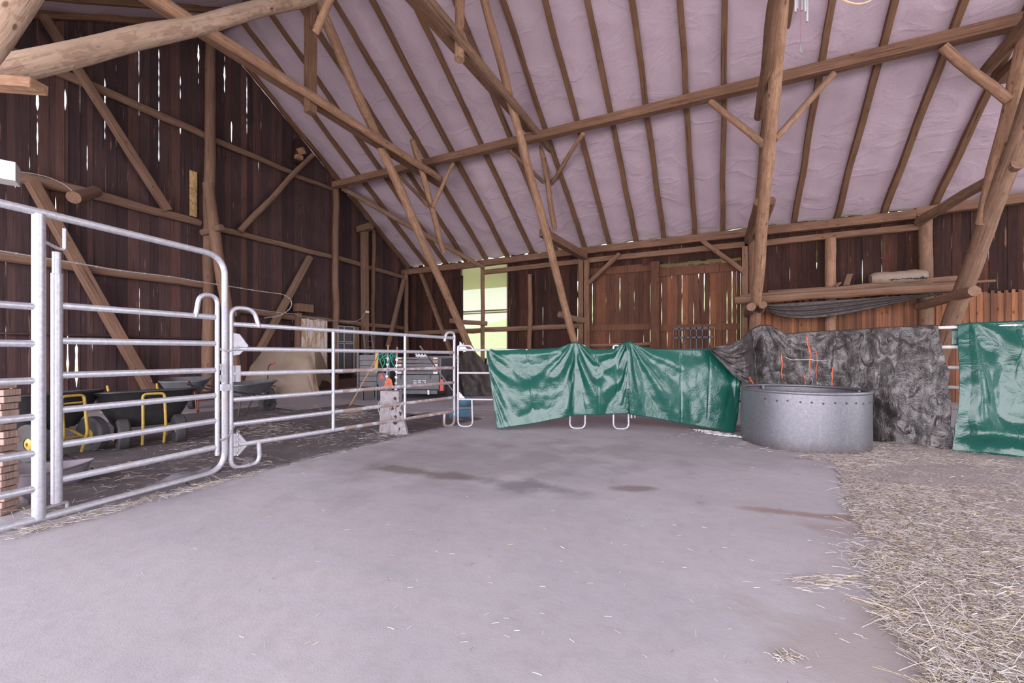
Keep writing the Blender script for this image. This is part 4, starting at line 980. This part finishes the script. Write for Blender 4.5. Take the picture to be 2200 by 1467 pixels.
barrow('wheelbarrow', 575, 884, tocam(575, 884) + 2.2, 'grey shallow barrow on dark legs behind the long panel', M['greysteel'], M['darksteel'], two=False, tw=.75, tl=.95, rim=.68, deep=.25, hoop=False, wheel_r=.18)
# grey tub on the floor
c = F(95, 1045); tb = thing('feed_tub', c, 'dusty lilac-grey oval plastic tub standing behind the gate posts', 'tub')
mb = MB(); N = 40; vs = []
lv = [(.0, .008), (.72, .008), (.80, .03), (1.0, .20), (1.04, .205), (1.04, .195), (.985, .185), (.77, .04), (.0, .035)]
for f, z in lv:
    for k in range(N):
        a = 2*PI*k/N; vs.append(c + rot2(Vector((.34*f*math.cos(a), .24*f*math.sin(a), 0)), YAW + .5) + Vector((0, 0, z + .02 * (f > .9) * math.cos(2*a))))
mb.add(vs, [(i*N+k, i*N+(k+1)%N, (i+1)*N+(k+1)%N, (i+1)*N+k) for i in range(len(lv)-1) for k in range(N)]); mb.build('tub_body', M['lilac'], parent=tb, smooth=True)
# pallets upright at the far left
c = C(-1.262 * 3.38, 3.38); pt = thing('stacked_boards', c, 'stack of rough-sawn board ends at the left picture edge', 'board stack')
ri = RGT; 
for k in range(19):
    mb = MB(); z = .03 + k * .056; off = ru(-.012, .012) + (.0 if k % 3 else -.02) 
    q = c + ri * (.0 + off) + Vector((0, 0, z)); mb.box(q, (.46, .12, .048), Matrix.Rotation(YAW, 3, 'Z')); mb.build('board', M['pallet'], parent=pt, bevel=.004)

# ================================================================== TRAILER AND WHAT LEANS ON IT
ty = 11.2                                             # depth of the tailgate
def TP(px, py, dz=0): return P(px, py, d=ty + dz)
tc = TP(875, 852); tc.z = 0; tc = Vector((tc.x, tc.y, 0))
ta = YAW - .05
tr = thing('box_trailer', tc, 'grey box trailer with plank tailgate and outlined letters', 'trailer')
Rt = Matrix.Rotation(ta, 3, 'Z')
def T(x, y, z): return tc + Rt @ Vector((x, y, z))
k_ = ty / 900
def X(px): return (px - 875) * k_
def Hh(py): return H + (HY - py) * k_
xl, xr = X(851), X(944); zb, zt = Hh(836), Hh(766)
mb = MB()                                             # body: sides, front and floor
mb.box(T((xl+xr)/2 - .1, 1.35, zb + .03), (xr-xl+.25, 2.6, .06), Rt)
for x in (xl - .22, xr + .02): mb.box(T(x, 1.35, (zb+zt)/2 - .05), (.045, 2.6, zt-zb+.0), Rt)
mb.box(T((xl+xr)/2 - .1, 2.64, (zb+zt)/2), (xr-xl+.25, .045, zt-zb), Rt)
mb.build('body', M['greysteel'], parent=tr, bevel=.006)
tg_ = MB(); tg_.box(T((xl+xr)/2, 0, (Hh(805)+zb)/2), (xr-xl, .05, Hh(805)-zb), Rt); tgo = tg_.build('tailgate', M['greysteel'], parent=tr, bevel=.006)
for z0, z1 in ((812, 815), (832, 835)):
    mb = MB(); mb.box(T((xl+xr)/2, -.035, Hh((z0+z1)/2)), (xr-xl-.1, .02, .03), Rt); mb.build('rib', M['greysteel'], parent=tgo)
# the outlined letters on the tailgate
LT = {'S': [(0,0,1,0),(1,0,1,.5),(1,.5,0,.5),(0,.5,0,1),(0,1,1,1)], 'G': [(1,1,0,1),(0,1,0,0),(0,0,1,0),(1,0,1,.5),(1,.5,.5,.5)]}
mb = MB(); x0 = X(889)
for ch in 'SSG':
    for a, b, c_, d_ in LT[ch]:
        p, q = T(x0 + a*.085, -.033, Hh(824) + b*.085), T(x0 + c_*.085, -.033, Hh(824) + d_*.085)
        mb.tube([p, q], .011, 4)
    x0 += .125
for a, b in (((X(884), 828), (X(884), 810)), ((X(915), 828), (X(915), 810)), ((X(884), 828), (X(915), 828))):
    mb.tube([T(a[0], -.03, Hh(a[1])), T(b[0], -.03, Hh(b[1]))], .006, 4)
mb.build('tailgate_letters', M['aluminium'], parent=tgo)
for i, (p0, p1) in enumerate(((767, 772), (773, 780), (781, 788), (789, 796), (797, 804))):
    mb = MB(); mb.box(T((xl+xr)/2, .0, (Hh(p0)+Hh(p1))/2), (xr-xl-.08, .035, abs(Hh(p0)-Hh(p1)) - .008), Rt)
    pk = mb.build('raised_plank', M['greyplank'], parent=tr, bevel=.004)
    for xx in (xl + .09, xr - .09):
        mb = MB(); mb.box(T(xx, -.03, (Hh(p0)+Hh(p1))/2), (.12, .012, abs(Hh(p0)-Hh(p1)) - .02), Rt); mb.build('worn_plate', M['fresh' if i % 2 else 'dirtywhite'], parent=pk)
for xx in (X(861), X(925)):
    mb = MB(); mb.box(T(xx, -.045, Hh(808)), (.03, .03, .14), Rt); mb.build('latch', M['darksteel'], parent=tr)
mb = MB(); mb.box(T((xl+xr)/2, .02, Hh(842)), (xr-xl-.1, .07, .10), Rt); mb.build('bumper', M['greysteel'], parent=tr, bevel=.008)
for xx in (X(862), X(922)):
    mb = MB(); mb.box(T(xx, -.01, Hh(842)), (.05, .09, .12), Rt); mb.build('bumper_bracket', M['aluminium'], parent=tr)
for xx in (xl - .42, xr + .10):
    mb = MB(); mb.lathe([(.10, -.08), (.20, -.09), (.30, -.08), (.325, -.05), (.325, .05), (.30, .08), (.20, .09), (.10, .08)], T(xx, .95 if xx > 0 else .35, .328), 30, Rt @ Matrix.Rotation(PI/2, 3, 'Y'), closed=True)
    mb.build('wheel', M['rubber'], parent=tr, smooth=True)
mb = MB(); mb.tube(fillet([T(xl - .42, -.06, .46), T(xl - .42, -.06, .78), T(xl - .42, .78, .78), T(xl - .42, .80, .5)], .2, 6), .13, 4, flat=.12)
mb.build('mudguard', M['greysteel'], parent=tr)
mb = MB(); mb.box(T(xl - .33, -.12, .56), (.20, .04, .42), Rt); lp = mb.build('lamp_board', M['greysteel'], parent=tr)
mb = MB(); q = T(xl - .33, -.15, .62); rr = Rt @ Vector((1, 0, 0)); mb.prism([q - rr*.075, q + rr*.075, q + Vector((0, 0, .13))], Rt @ Vector((0, -.012, 0))); mb.build('reflector', M['redlamp'], parent=lp)
mb = MB(); mb.box(T(xr + .10, -.1, Hh(826)), (.09, .05, .30), Rt); lq = mb.build('tail_lamp', M['redlamp'], parent=tr)
mb = MB(); mb.box(T(xr + .10, -.13, Hh(830)), (.05, .012, .05), Rt); mb.build('indicator', M['orange'], parent=lq)
mb = MB(); mb.tube([T(0, 2.7, .45), T(0, 3.9, .45)], .04, 8); mb.build('drawbar', M['darksteel'], parent=tr)
# high side of the trailer's neighbour: dark crate with hooks left of it
q = TP(800, 800, .5); cb = thing('grey_crate', Vector((q.x, q.y, 0)), 'dark grey plank-sided crate left of the trailer', 'crate')
cc = Vector((q.x, q.y, 0))
for k in range(6):
    mb = MB(); mb.box(cc + Vector((0, 0, .45 + k * .145)) + FWD*.2, (.50, 1.0, .135), Rt); mb.build('side_plank', M['greyplank'], parent=cb, bevel=.005)
for sx in (-.27, ):
    mb = MB(); mb.box(cc + Rt @ Vector((sx, -.32, .85)), (.05, .04, 1.0), Rt); mb.build('corner_strip', M['darksteel'], parent=cb)
for sx, sy in ((-.2, -.2), (.2, -.2), (-.2, .6), (.2, .6)):
    mb = MB(); mb.box(cc + Rt @ Vector((sx, sy, .19)), (.06, .06, .38), Rt); mb.build('leg', M['darksteel'], parent=cb)
def stick(name, a, b, r, mat, label, cat, n=8, parts=None):
    mb = MB(); mb.tube([a, b], r, n); return tag(mb.build(name, mat, smooth=True, origin=b), label, cat)
stick('wooden_handle', P(813, 763, d=10.5), Z(P(751, 864, d=10.1), .012), .017, M['fresh'], 'bare wooden tool handle leaning against the grey crate', 'tool handle')
mb = MB(); q0, q1 = P(811, 757, d=10.75), P(807, 800, d=10.7)
mb.box((q0+q1)/2, (.085, .03, (q0-q1).length), Rt @ Matrix.Rotation(.06, 3, 'Y')); tag(mb.build('yellow_slat', M['yellow'], origin=q1), 'short yellow slat hanging in front of the grey crate', 'slat')
for px, y0, lab, dd in ((834, 741, 'left one of the two white fence posts before the trailer', 10.3), (853.5, 745, 'right one of the two white fence posts before the trailer', 10.3)):
    a = P(px + (0 if px < 840 else 0), y0, d=dd); b = Vector((a.x, a.y, .01)) + RGT * (-.06 if px < 840 else -.05)
    o = thing('electric_fence_post', b, lab, 'fence post', 'white electric fence posts')
    mb = MB(); mb.tube([a, a.lerp(b, .15)], .018, 8); mb.build('post_tip', M['fresh'], parent=o, smooth=True)
    mb = MB(); mb.tube([a.lerp(b, .15), b], .013, 8)
    for k in range(7):
        q = a.lerp(b, .22 + k * .10); mb.box(q, (.06, .03, .05), Rt)
    mb.build('post_shaft', M['white'], parent=o)
mb = MB()
for s in range(9):
    p = P(823 + s*3.2, 757 + 3*math.sin(s*2), d=10.2 + .02*s); L_ = ru(.18, .52); pts = []
    for k in range(12):
        t = k/11; pts.append(p + RGT * (.05*math.sin(t*7 + s) - .10*t*(s < 4)) + Vector((0, 0, .06*math.sin(PI*t) - L_*t)))
    mb.tube(pts, .011, 5)
tag(mb.build('green_rope', M['greenrope'], smooth=True, origin=P(835, 760, d=10.2)), 'tangle of green rope slung over the white fence posts', 'rope')
q = P(834, 826, d=10.15); sg = thing('warning_triangle', q, 'orange triangular warning sign below the green rope', 'sign')
mb = MB(); mb.prism([q - RGT*.13 - Vector((0, 0, .1)), q + RGT*.13 - Vector((0, 0, .1)), q + RGT*.08 + Vector((0, 0, .12)), q + RGT*.01 + Vector((0, 0, .17)), q - RGT*.02 + Vector((0, 0, .16))], FWD*.015); mb.build('sign_plate', M['orange'], parent=sg)
mb = MB(); mb.tube([q + RGT*.01 - FWD*.004 + Vector((0, 0, .02)), q + RGT*.01 - FWD*.01 + Vector((0, 0, .02))], .014, 10); mb.build('hole_mark', M['darksteel'], parent=sg)
mb = MB(); mb.box(P(833, 840, d=10.3), (.2, .02, .12), Rt); mb.build('sign_foot', M['red'], parent=sg)
# broom leaning on the trailer
a, b = P(903, 744, d=10.2), P(987, 858, d=8.4); br = thing('broom', Z(b, .0), 'broom with black and white handle and blue head', 'broom')
m1, m2 = a.lerp(b, .12), a.lerp(b, .48)
for nm, p, q, mt, r in (('grip', a, m1, M['greyplank'], .02), ('handle_top', m1, m2, M['darksteel'], .015), ('handle_bottom', m2, a.lerp(b, .94), M['aluminium'], .012)):
    mb = MB(); mb.tube([p, q], r, 8); mb.build(nm, mt, parent=br, smooth=True)
mb = MB(); q = Vector((b.x, b.y, .13)); mb.box(q, (.42, .09, .06), Matrix.Rotation(YAW+.3, 3, 'Z')); mb.box(q - Vector((0, 0, .075)), (.42, .11, .10), Matrix.Rotation(YAW+.3, 3, 'Z'))
mb.build('broom_head', M['blue'], parent=br)
q = F(1000, 872); mb = MB(); mb.lathe([(.0, .004), (.16, .01), (.20, .06), (.205, .15), (.17, .21), (.165, .20), (.19, .15), (.18, .07), (.0, .02)], q, 28)
tag(mb.build('blue_bucket', M['blue'], smooth=True, origin=q), 'low rounded blue bucket behind the bare panel end', 'bucket')
mb = MB()
for k in range(4):
    mb.tube([P(897 + k*6 + 4*math.sin(j), 766 - j*.7 + 1.5*math.sin(j*2+k), d=11.5) for j in range(7)], .03, 6)
tag(mb.build('white_rag', M['white'], smooth=True, origin=P(900, 765, d=11.5)), 'crumpled white sheet lying on the trailer top', 'rag')

# ---- along the gable: boards, kennel grille, ladder, sheeted heap
lay = dict(X=WX + .45)
q0, q1 = P(648, 684, **lay), P(703, 812, **lay); wb = thing('peeling_board_panel', Vector((q0.x, q0.y, q1.z)), 'panel of white-peeling boards leaning on the gable', 'board panel')
zt1, zt2, zbm = P(648, 683, **lay).z, P(703, 688, **lay).z, P(675, 812, **lay).z
for k in range(7):
    y = q0.y + (q1.y - q0.y) * (k + .5) / 7; mb = MB(); zt_ = zt1 + (zt2-zt1)*k/6 + ru(-.03, .03)
    mb.box((q0.x + ru(-.005, .005), y, (zt_+zbm)/2), (.03, abs(q1.y-q0.y)/7 - .012, zt_-zbm)); mb.build('board', M['oldwhite'], parent=wb)
g0, g1 = P(726, 700, **lay), P(760, 800, **lay); kn = thing('kennel_grille', Vector((g0.x, g0.y, g1.z)), 'barred steel grille door with light behind it', 'grille')
yy0, yy1 = g0.y, g1.y; zt_, zb_ = g0.z, g1.z
for y, nm in ((yy0, 'frame_post'), (yy1, 'frame_post'), ((yy0*.63+yy1*.37), 'frame_post')):
    mb = MB(); mb.box((g0.x, y, (zt_+zb_)/2), (.04, .045, zt_-zb_)); mb.build(nm, M['aluminium'], parent=kn)
for z in (zt_, zb_, P(740, 734, **lay).z, P(740, 738, **lay).z):
    mb = MB(); mb.box((g0.x, (yy0+yy1)/2, z), (.04, abs(yy1-yy0), .035)); mb.build('frame_rail', M['aluminium'], parent=kn)
for k in range(14):
    y = yy0 + (yy1-yy0)*(k+.5)/14; mb = MB(); mb.tube([(g0.x, y, zb_), (g0.x, y, zt_)], .010, 6); mb.build('bar', M['darksteel'], parent=kn)
mb = MB(); mb.box((g0.x - .12, (yy0+yy1)/2, (zt_+zb_)/2), (.03, abs(yy1-yy0), zt_-zb_)); mb.build('back_panel', M['lilac'], parent=kn)
mb = MB(); h0, h1 = P(763, 702, **lay), P(770, 805, **lay); mb.box((h0.x, (h0.y+h1.y)/2, (h0.z+h1.z)/2), (.04, abs(h1.y-h0.y)*1.3, h0.z-h1.z)); tag(mb.build('door_jamb', M['beam'], origin=h1), 'brown jamb board right of the steel grille', 'board')
ld = thing('ladder', P(800, 835, X=WX+1.2), 'narrow grey ladder leaning behind the trailer', 'ladder')
la, lb = P(781, 716, X=WX+.5), P(790, 838, X=WX+1.5); lc, ldd = P(797, 713, X=WX+.5), P(812, 838, X=WX+1.5)
for a, b in ((la, lb), (lc, ldd)):
    mb = MB(); mb.tube([a, Z(b, .02)], .035, 4); mb.build('rail', M['greyplank'], parent=ld)
for k in range(9):
    t = .06 + k*.11; mb = MB(); mb.tube([la.lerp(Z(lb, .02), t), lc.lerp(Z(ldd, .02), t)], .018, 6); mb.build('rung', M['greyplank'], parent=ld)
def heap(name, outline, depth, dz, mat, label, cat, seed, fold=.06):
    """sheeted heap: front outline given as (px, top py, bottom py), curving back at the top"""
    n = len(outline) - 1
    def f(u, v):
        t = u * n; i = min(int(t), n-1); s = t - i
        px = outline[i][0]*(1-s) + outline[i+1][0]*s; yt = outline[i][1]*(1-s) + outline[i+1][1]*s; yb = outline[i][2]*(1-s) + outline[i+1][2]*s
        bot = P(px, yb, d=depth); bot.z = .01
        top = P(px, yt, d=depth + dz * .55)
        if v < .8:
            w = v / .8; q = bot.lerp(top, w) + FWD * (-.12 * math.sin(PI*w))
        else:
            w = (v-.8)/.2; q = top + FWD * (dz * w) - Vector((0, 0, .5 * w * w * top.z))
        d = fold * (noise.noise(Vector((u*6 + v*2.5, v*2.2 - u*1.5, seed))) + .5 * math.sin(u*17 + v*9 + 3*noise.noise(Vector((u*4, v*4, seed)))))
        return q - FWD * d
    mb = MB(); mb.sheet(f, 90, 50); return tag(mb.build(name, mat, smooth='all', origin=f(.5, 0), solid=.01), label, cat)
heap('sheeted_heap', [(512, 772, 842), (530, 756, 845), (560, 750, 847), (620, 747, 844), (665, 745, 841), (676, 747, 840), (684, 780, 838), (690, 818, 836)], 12.6, 0.9, M['beige'], 'large heap covered with a beige dust sheet', 'covered heap', 4, .07)
heap('sheeted_heap', [(975, 800, 850), (985, 770, 850), (996, 757, 850), (1012, 752, 850), (1030, 765, 849), (1050, 790, 848), (1080, 805, 846)], 12.6, 1.1, M['darktarp'], 'dark brown plastic-sheeted heap under the film window', 'covered heap', 14, .10)
q = F(577, 853); ht = thing('sack_truck', q, 'thin hand cart pole with a red grip before the beige heap', 'hand cart')
zq = 12.2
mb = MB(); mb.tube(fillet([P(573, 842, d=zq), P(577, 784, d=zq), P(590, 780, d=zq)], .12), .018, 8); mb.build('pole', M['darksteel'], parent=ht, smooth=True)
mb = MB(); mb.tube([P(580, 780.5, d=zq), P(590, 780, d=zq)], .026, 8); mb.build('grip', M['redlamp'], parent=ht, smooth=True)
mb = MB(); mb.lathe([(.05, -.04), (.17, -.05), (.19, 0), (.17, .05), (.05, .04)], P(579, 845, d=zq), 20, Matrix.Rotation(PI/2, 3, 'X'), closed=True); mb.build('wheel', M['rubber'], parent=ht, smooth=True)
mb = MB(); mb.box(P(583, 829, d=zq + .1), (.35, .05, .04)); mb.build('cross_bar', M['red'], parent=ht)

# ================================================================== CONCRETE BLOCKS AT THE PANEL
bz = 6.58
def block(name, pa, pb, pc, pd, depth, thick, lean, label, holes=(), rough=.012, seed=1):
    A_, B_, C_, D_ = P(*pa, d=depth), P(*pb, d=depth), P(*pc, d=depth + lean), P(*pd, d=depth + lean)
    zf = min(A_.z, B_.z); 
    for q in (A_, B_): q.z = .012
    mb = MB(); n = 12
    def face(off):
        def f(u, v):
            q = A_.lerp(B_, u).lerp(D_.lerp(C_, u), v); k = 0 if off else 1
            return q + FWD * (off + rough * noise.noise(Vector((u*6, v*6, seed + off)))) + RGT * rough * noise.noise(Vector((u*4, v*9, seed+3))) + Vector((0, 0, max(0, rough * noise.noise(Vector((u*5, 2, seed)))) * (v > .5)))
        return f
    f0, f1 = face(0), face(thick)
    mb.sheet(f0, n, n); mb.sheet(f1, n, n)
    for a, b in (((0, 0), (1, 0)), ((1, 0), (1, 1)), ((1, 1), (0, 1)), ((0, 1), (0, 0))):
        mb.sheet(lambda s, t, a=a, b=b: f0(a[0]+(b[0]-a[0])*s, a[1]+(b[1]-a[1])*s).lerp(f1(a[0]+(b[0]-a[0])*s, a[1]+(b[1]-a[1])*s), t), n, 4)
    r_ = thing(name, Vector((A_.x, A_.y, 0)), label, 'concrete block')
    mb.build('block_body', M['conblock'], parent=r_)
    for (u, v, rw) in holes:
        q = f0(u, v) - FWD * .006; mb = MB()
        mb.lathe([(.0, 0), (rw*.8, .001), (rw, .004), (rw * 1.05, 0.0)], q, 16, Matrix(((RGT.x, 0, -FWD.x), (RGT.y, 0, -FWD.y), (0, 1.25, 0))))
        mb.build('hole', M['hole'], parent=r_)  # dark disc on the face paints the shade inside a hole
    return r_
block('concrete_block', (815, 936), (852, 934), (857, 841), (817, 840), bz + .12, .22, .0, 'upright grey concrete block standing behind the panel', holes=[(.82, .83, .022)], seed=2)
block('concrete_block', (838, 939), (875, 934), (857, 858), (838, 862), bz - .04, .09, .12, 'broken leaning concrete piece with round holes', holes=[(.15, .76, .034), (.75, .86, .030), (.78, .60, .028), (.35, .52, .024), (.55, .16, .026), (.35, .38, .03)], rough=.03, seed=9)
mb = MB(); mb.tube([P(815 - 3*math.sin(k*.5), 862 + k*4, d=bz + .05) for k in range(12)] + [P(818, 912, d=bz)], .005, 6)
tag(mb.build('twine', M['wire'], smooth=True, origin=P(815, 860, d=bz)), 'thin loop of twine beside the upright concrete block', 'twine')

# ================================================================== WIRES, CABLE, WIND CHIME
def wire(name, pts, r, label, cat='wire', mat=None, barb=0):
    mb = MB(); mb.tube(fillet(pts, .6, 4), r, 5)
    if barb:
        L_ = fillet(pts, .6, 4)
        for k in range(barb):
            q = poly_at(L_, (k+.5)/barb); mb.box(q, (.03, .03, .03))
    return tag(mb.build(name, mat or M['wire'], smooth=True, origin=pts[0]), label, cat)
wx = dict(X=WX + 1.3)
wire('garland_wire', [P(a, b, **wx) for a, b in ((-10, 537), (70, 550), (160, 564), (260, 582), (370, 594), (440, 607), (500, 616), (560, 626), (610, 632), (627, 645), (626, 660), (613, 672), (596, 680), (568, 683))], .012, 'knotted light wire strung across the gable behind the gate', barb=26)
wire('garland_wire', [P(a, b, **wx) for a, b in ((540, 663), (575, 668), (612, 673), (640, 675))], .009, 'short wire along the low girt above the beige heap')
wire('lead_wire', [P(a, b, X=WX + 1.0) for a, b in ((33, 368), (70, 372), (110, 382), (140, 397), (158, 412))], .009, 'thin cable running down to the hewn log stub')
wire('lead_wire', [P(a, b, X=WX + .6) for a, b in ((640, 678), (700, 688), (760, 692), (778, 684), (783, 672))], .009, 'thin cable along the girt to a small white socket')
mb = MB(); q = P(789, 670, X=WX + .55); mb.box(q, (.08, .12, .08)); tag(mb.build('white_socket', M['white'], origin=q), 'tiny white socket box on the squared gable post', 'socket')
cx = P(1760, 0, d=3.2)
wire('looped_cable', [P(a, b, d=3.4) for a, b in ((1790, -60), (1800, -8), (1820, 5), (1845, 10), (1870, 3), (1890, -20), (1905, -60))], .007, 'pale orange cable loop hanging at the top edge', 'cable', plain('pale_cable', (.62, .40, .26), .5))
q = P(1716, -60, d=3.0); ch = thing('wind_chime', q, 'hanging metal wind chime with tubes and a small pendant', 'wind chime')
mb = MB(); mb.lathe([(.0, .0), (.045, .0), (.045, .012), (0, .012)], q, 20); mb.build('top_disc', M['fresh'], parent=ch)
mb = MB(); mb.tube([q, q + Vector((0, 0, 2.1))], .002, 5); mb.build('cord', M['wire'], parent=ch)
for px, y1, sh_, dd in ((1709, 26, 0, 0), (1713, 20, .03, .03), (1723, 23, 0, .03), (1730, 26, 0, 0), (1734, 47, 0, .02)):
    a, b = P(px, -50, d=3.0+dd), P(px, y1, d=3.0+dd); mb = MB(); mb.tube([a, b], .0072, 10); mb.build('chime_tube', M['aluminium'], parent=ch, smooth=True)
a, b = P(1720, -50, d=3.0), P(1720.5, 90, d=3.0); mb = MB(); mb.tube([a, b], .0012, 5); mb.build('pendant_thread', M['red'], parent=ch)
mb = MB(); mb.prism([P(1720, 90, d=3.0), P(1717, 110, d=3.0), P(1725, 117, d=3.0)], FWD*.006); mb.build('pendant', M['greyplank'], parent=ch)
# white cord tangle by the feeder
mb = MB()
for s in range(6):
    pts = []
    for k in range(26):
        t = k/25; c_ = F(1500 + 95*t, 928 + 14*t); pts.append(c_ + RGT*.05*math.sin(t*19 + s*1.3) + FWD*.10*math.sin(t*13 + s*2.1) + Vector((0, 0, .012 + .02*abs(math.sin(t*9+s)))))
    mb.tube(pts, .007, 5)
tag(mb.build('cord_tangle', M['white'], smooth=True, origin=F(1545, 932)), 'tangle of white cord on the floor left of the feeder', 'cord')
# log stub with cobwebs etc. is part of the timbers above

# ================================================================== STRAW
def inside(p, poly):
    x, y = p.x, p.y; r = False; j = len(poly) - 1
    for i in range(len(poly)):
        if (poly[i].y > y) != (poly[j].y > y) and x < (poly[j].x - poly[i].x) * (y - poly[i].y) / (poly[j].y - poly[i].y) + poly[i].x: r = not r
        j = i
    return r
edge = [(1700, 985), (1790, 992), (1798, 1030), (1802, 1085), (1840, 1130), (1905, 1165), (1850, 1195), (1862, 1225), (1880, 1290), (1900, 1340), (1960, 1400), (2010, 1500), (2040, 1640)]
SP = [F(a, b) for a, b in edge] + [C(3.6, 1.0), C(9.0, 1.0), C(9.5, 4.5)] + [C(2.2 * 6.2 - 5, 6.2)] + [F(2330, 992), F(2040, 962), F(1885, 948)]
SPc = sum(SP, Vector()) / len(SP)
def h_straw(x, y):
    return .018 + .016 * noise.noise(Vector((x*1.5, y*1.5, 4))) + .016 * noise.noise(Vector((x*5, y*5, 4)))
# litter bed: fine mesh over the polygon, fading into the floor at its edge
bb = [min(p.x for p in SP), max(p.x for p in SP), min(p.y for p in SP), max(p.y for p in SP)]
def dist_edge(p):
    best = 9
    for i in range(12):
        a, b = SP[i], SP[i+1]; d = b - a; t = max(0, min(1, (p - a).dot(d) / d.length_squared)); best = min(best, (p - a - d*t).length)
    return best
mb = MB(); st = .05; nx, ny = int((bb[1]-bb[0])/st), int((bb[3]-bb[2])/st); idx = {}
for j in range(ny+1):
    for i in range(nx+1):
        p = Vector((bb[0]+i*st, bb[2]+j*st, 0))
        if inside(p, SP):
            d = dist_edge(p) + .22 * noise.noise(Vector((p.x*3, p.y*3, 1))); z = h_straw(p.x, p.y) * min(1, d/.45) + (-.02 if d < .02 else .004)
            idx[(i, j)] = len(mb.v); mb.v.append((p.x, p.y, z))
for (i, j) in list(idx):
    c4 = [(i, j), (i+1, j), (i+1, j+1), (i, j+1)]
    if all(k in idx for k in c4): mb.f.append(tuple(idx[k] for k in c4)); mb.m.append(0)
tag(mb.build('litter_bed', M['chaff'], smooth='all', origin=(SPc.x, SPc.y, 0), fix=False), 'trodden chaff and litter spread over the floor at the right', 'litter', kind='stuff')
def stalk(mb, p, L, wd, ang, tilt, curve=.1):
    d = Vector((math.cos(ang)*math.cos(tilt), math.sin(ang)*math.cos(tilt), math.sin(tilt))); s = Vector((-d.y, d.x, 0)).normalized() * wd * .5; up = Vector((0, 0, wd * .45))
    m = p + d*L*.5 + Vector((0, 0, L*curve*.3)) ; e = p + d*L
    b = len(mb.v)
    for q in (p, m, e):
        mb.v += [tuple(q - s), tuple(q + up), tuple(q + s)]
    for k in (0, 3):
        mb.f += [(b+k, b+k+3, b+k+4, b+k+1), (b+k+1, b+k+4, b+k+5, b+k+2), (b+k+2, b+k+5, b+k+3, b+k)]; mb.m += [0, 0, 0]
BRN = F(2120, 1030)
mb = MB(); n = 0; tries = 0
while n < 56000 and tries < 400000:
    tries += 1
    px, py = ru(1690, 2290), 955 + 640 * rnd() ** 1.25                       # spread so that near and far straw are equally covered
    p = F(px, py)
    if not inside(p, SP): continue
    de = dist_edge(p)
    dens = .55 + .9 * noise.noise(Vector((p.x*1.6, p.y*1.6, 11)))
    if de < .35: dens += .25
    if dens < rnd() * .9: continue
    br_ = p - BRN; bu, bv = br_.dot(RGT), br_.dot(FWD)
    if (bu / 1.5) ** 2 + (bv / .45) ** 2 < 1 + .6 * noise.noise(Vector((p.x*3, p.y*3, 2))) and rnd() < .85: continue
    k3 = rnd(); L = ru(.006, .03) if k3 < .80 else (ru(.03, .085) if k3 < .982 else ru(.08, .24)); wd = ru(.0012, .0030) * (2.4 if rnd() < .04 else 1)
    an = YAW + (ru(-.6, .3) if rnd() < .12 else ru(-PI, PI))
    stalk(mb, p + Vector((0, 0, h_straw(p.x, p.y) * min(1, de/.45) + ru(.0, .02) + .004)), L, wd, an, ru(-.08, .16) if rnd() < .93 else ru(.2, .6)); n += 1
# loose wisps on the bare floor, along the mats and by the feeder
def scatter(cx_, cy_, sx, sy, n, Lm=.12, ang=None, pile=.012):
    for k in range(n):
        p = F(cx_ + random.gauss(0, sx), max(915, cy_ + random.gauss(0, sy))); stalk(mb, p + Vector((0, 0, ru(.004, pile) + .0)), ru(.02, Lm), ru(.0015, .004), (ang if ang is not None else 0) + (ru(-PI, PI) if ang is None else ru(-.4, .4)), ru(-.03, .15))
scatter(1860, 1180, 30, 40, 260); scatter(1760, 1250, 45, 9, 200, .09, YAW-.3); scatter(1700, 960, 70, 6, 260, .14, YAW); scatter(1560, 935, 60, 6, 120)
scatter(1830, 985, 30, 14, 420, .16); scatter(1690, 1415, 12, 5, 90, .03)
scatter(1300, 1200, 500, 170, 260, .04)
for k in range(900):
    t = rnd(); q = F(40 + 520*t, 1152 - 140*t) if rnd() < .8 else F(560 + 420*t, 1010 - 95*t)
    stalk(mb, q + Vector((ru(-.09, .09), ru(-.09, .09), ru(.004, .02))), ru(.02, .12), ru(.0015, .004), ru(-PI, PI), ru(0, .2))
tag(mb.build('loose_straw', M['straw'], origin=(SPc.x, SPc.y, 0), fix=False), 'pale loose straw stalks strewn over the floor', 'straw', kind='stuff')
mb = MB()
for (cx_, cy_, sx, sy, n, pl_) in ((755, 893, 20, 6, 700, .10), (560, 925, 45, 10, 600, .06), (540, 1000, 25, 8, 120, .05), (690, 940, 90, 20, 250, .03), (300, 1040, 120, 45, 300, .03), (845, 940, 35, 5, 260, .04), (90, 1120, 40, 12, 250, .06), (420, 970, 60, 25, 200, .03), (1010, 905, 30, 8, 100, .03), (600, 880, 60, 8, 150, .03)):
    for k in range(n):
        gx, gy = random.gauss(0, 1), random.gauss(0, 1)
        p = F(cx_ + gx*sx, max(850, cy_ + gy*sy))
        if (p - e0).dot(en) < .02: continue
        stalk(mb, p + Vector((0, 0, .026 + pl_ * rnd() * math.exp(-gx*gx/2 - gy*gy/2))), ru(.02, .13), ru(.0018, .004), ru(-PI, PI), ru(-.1, .2))
tag(mb.build('hay_wisps', M['straw'], origin=F(700, 920), fix=False), 'brown hay wisps and small tufts lying on the rubber mats', 'hay', kind='stuff')

# drop the helper property the builders used
for o in bpy.data.objects:
    if '_o' in o: del o['_o']
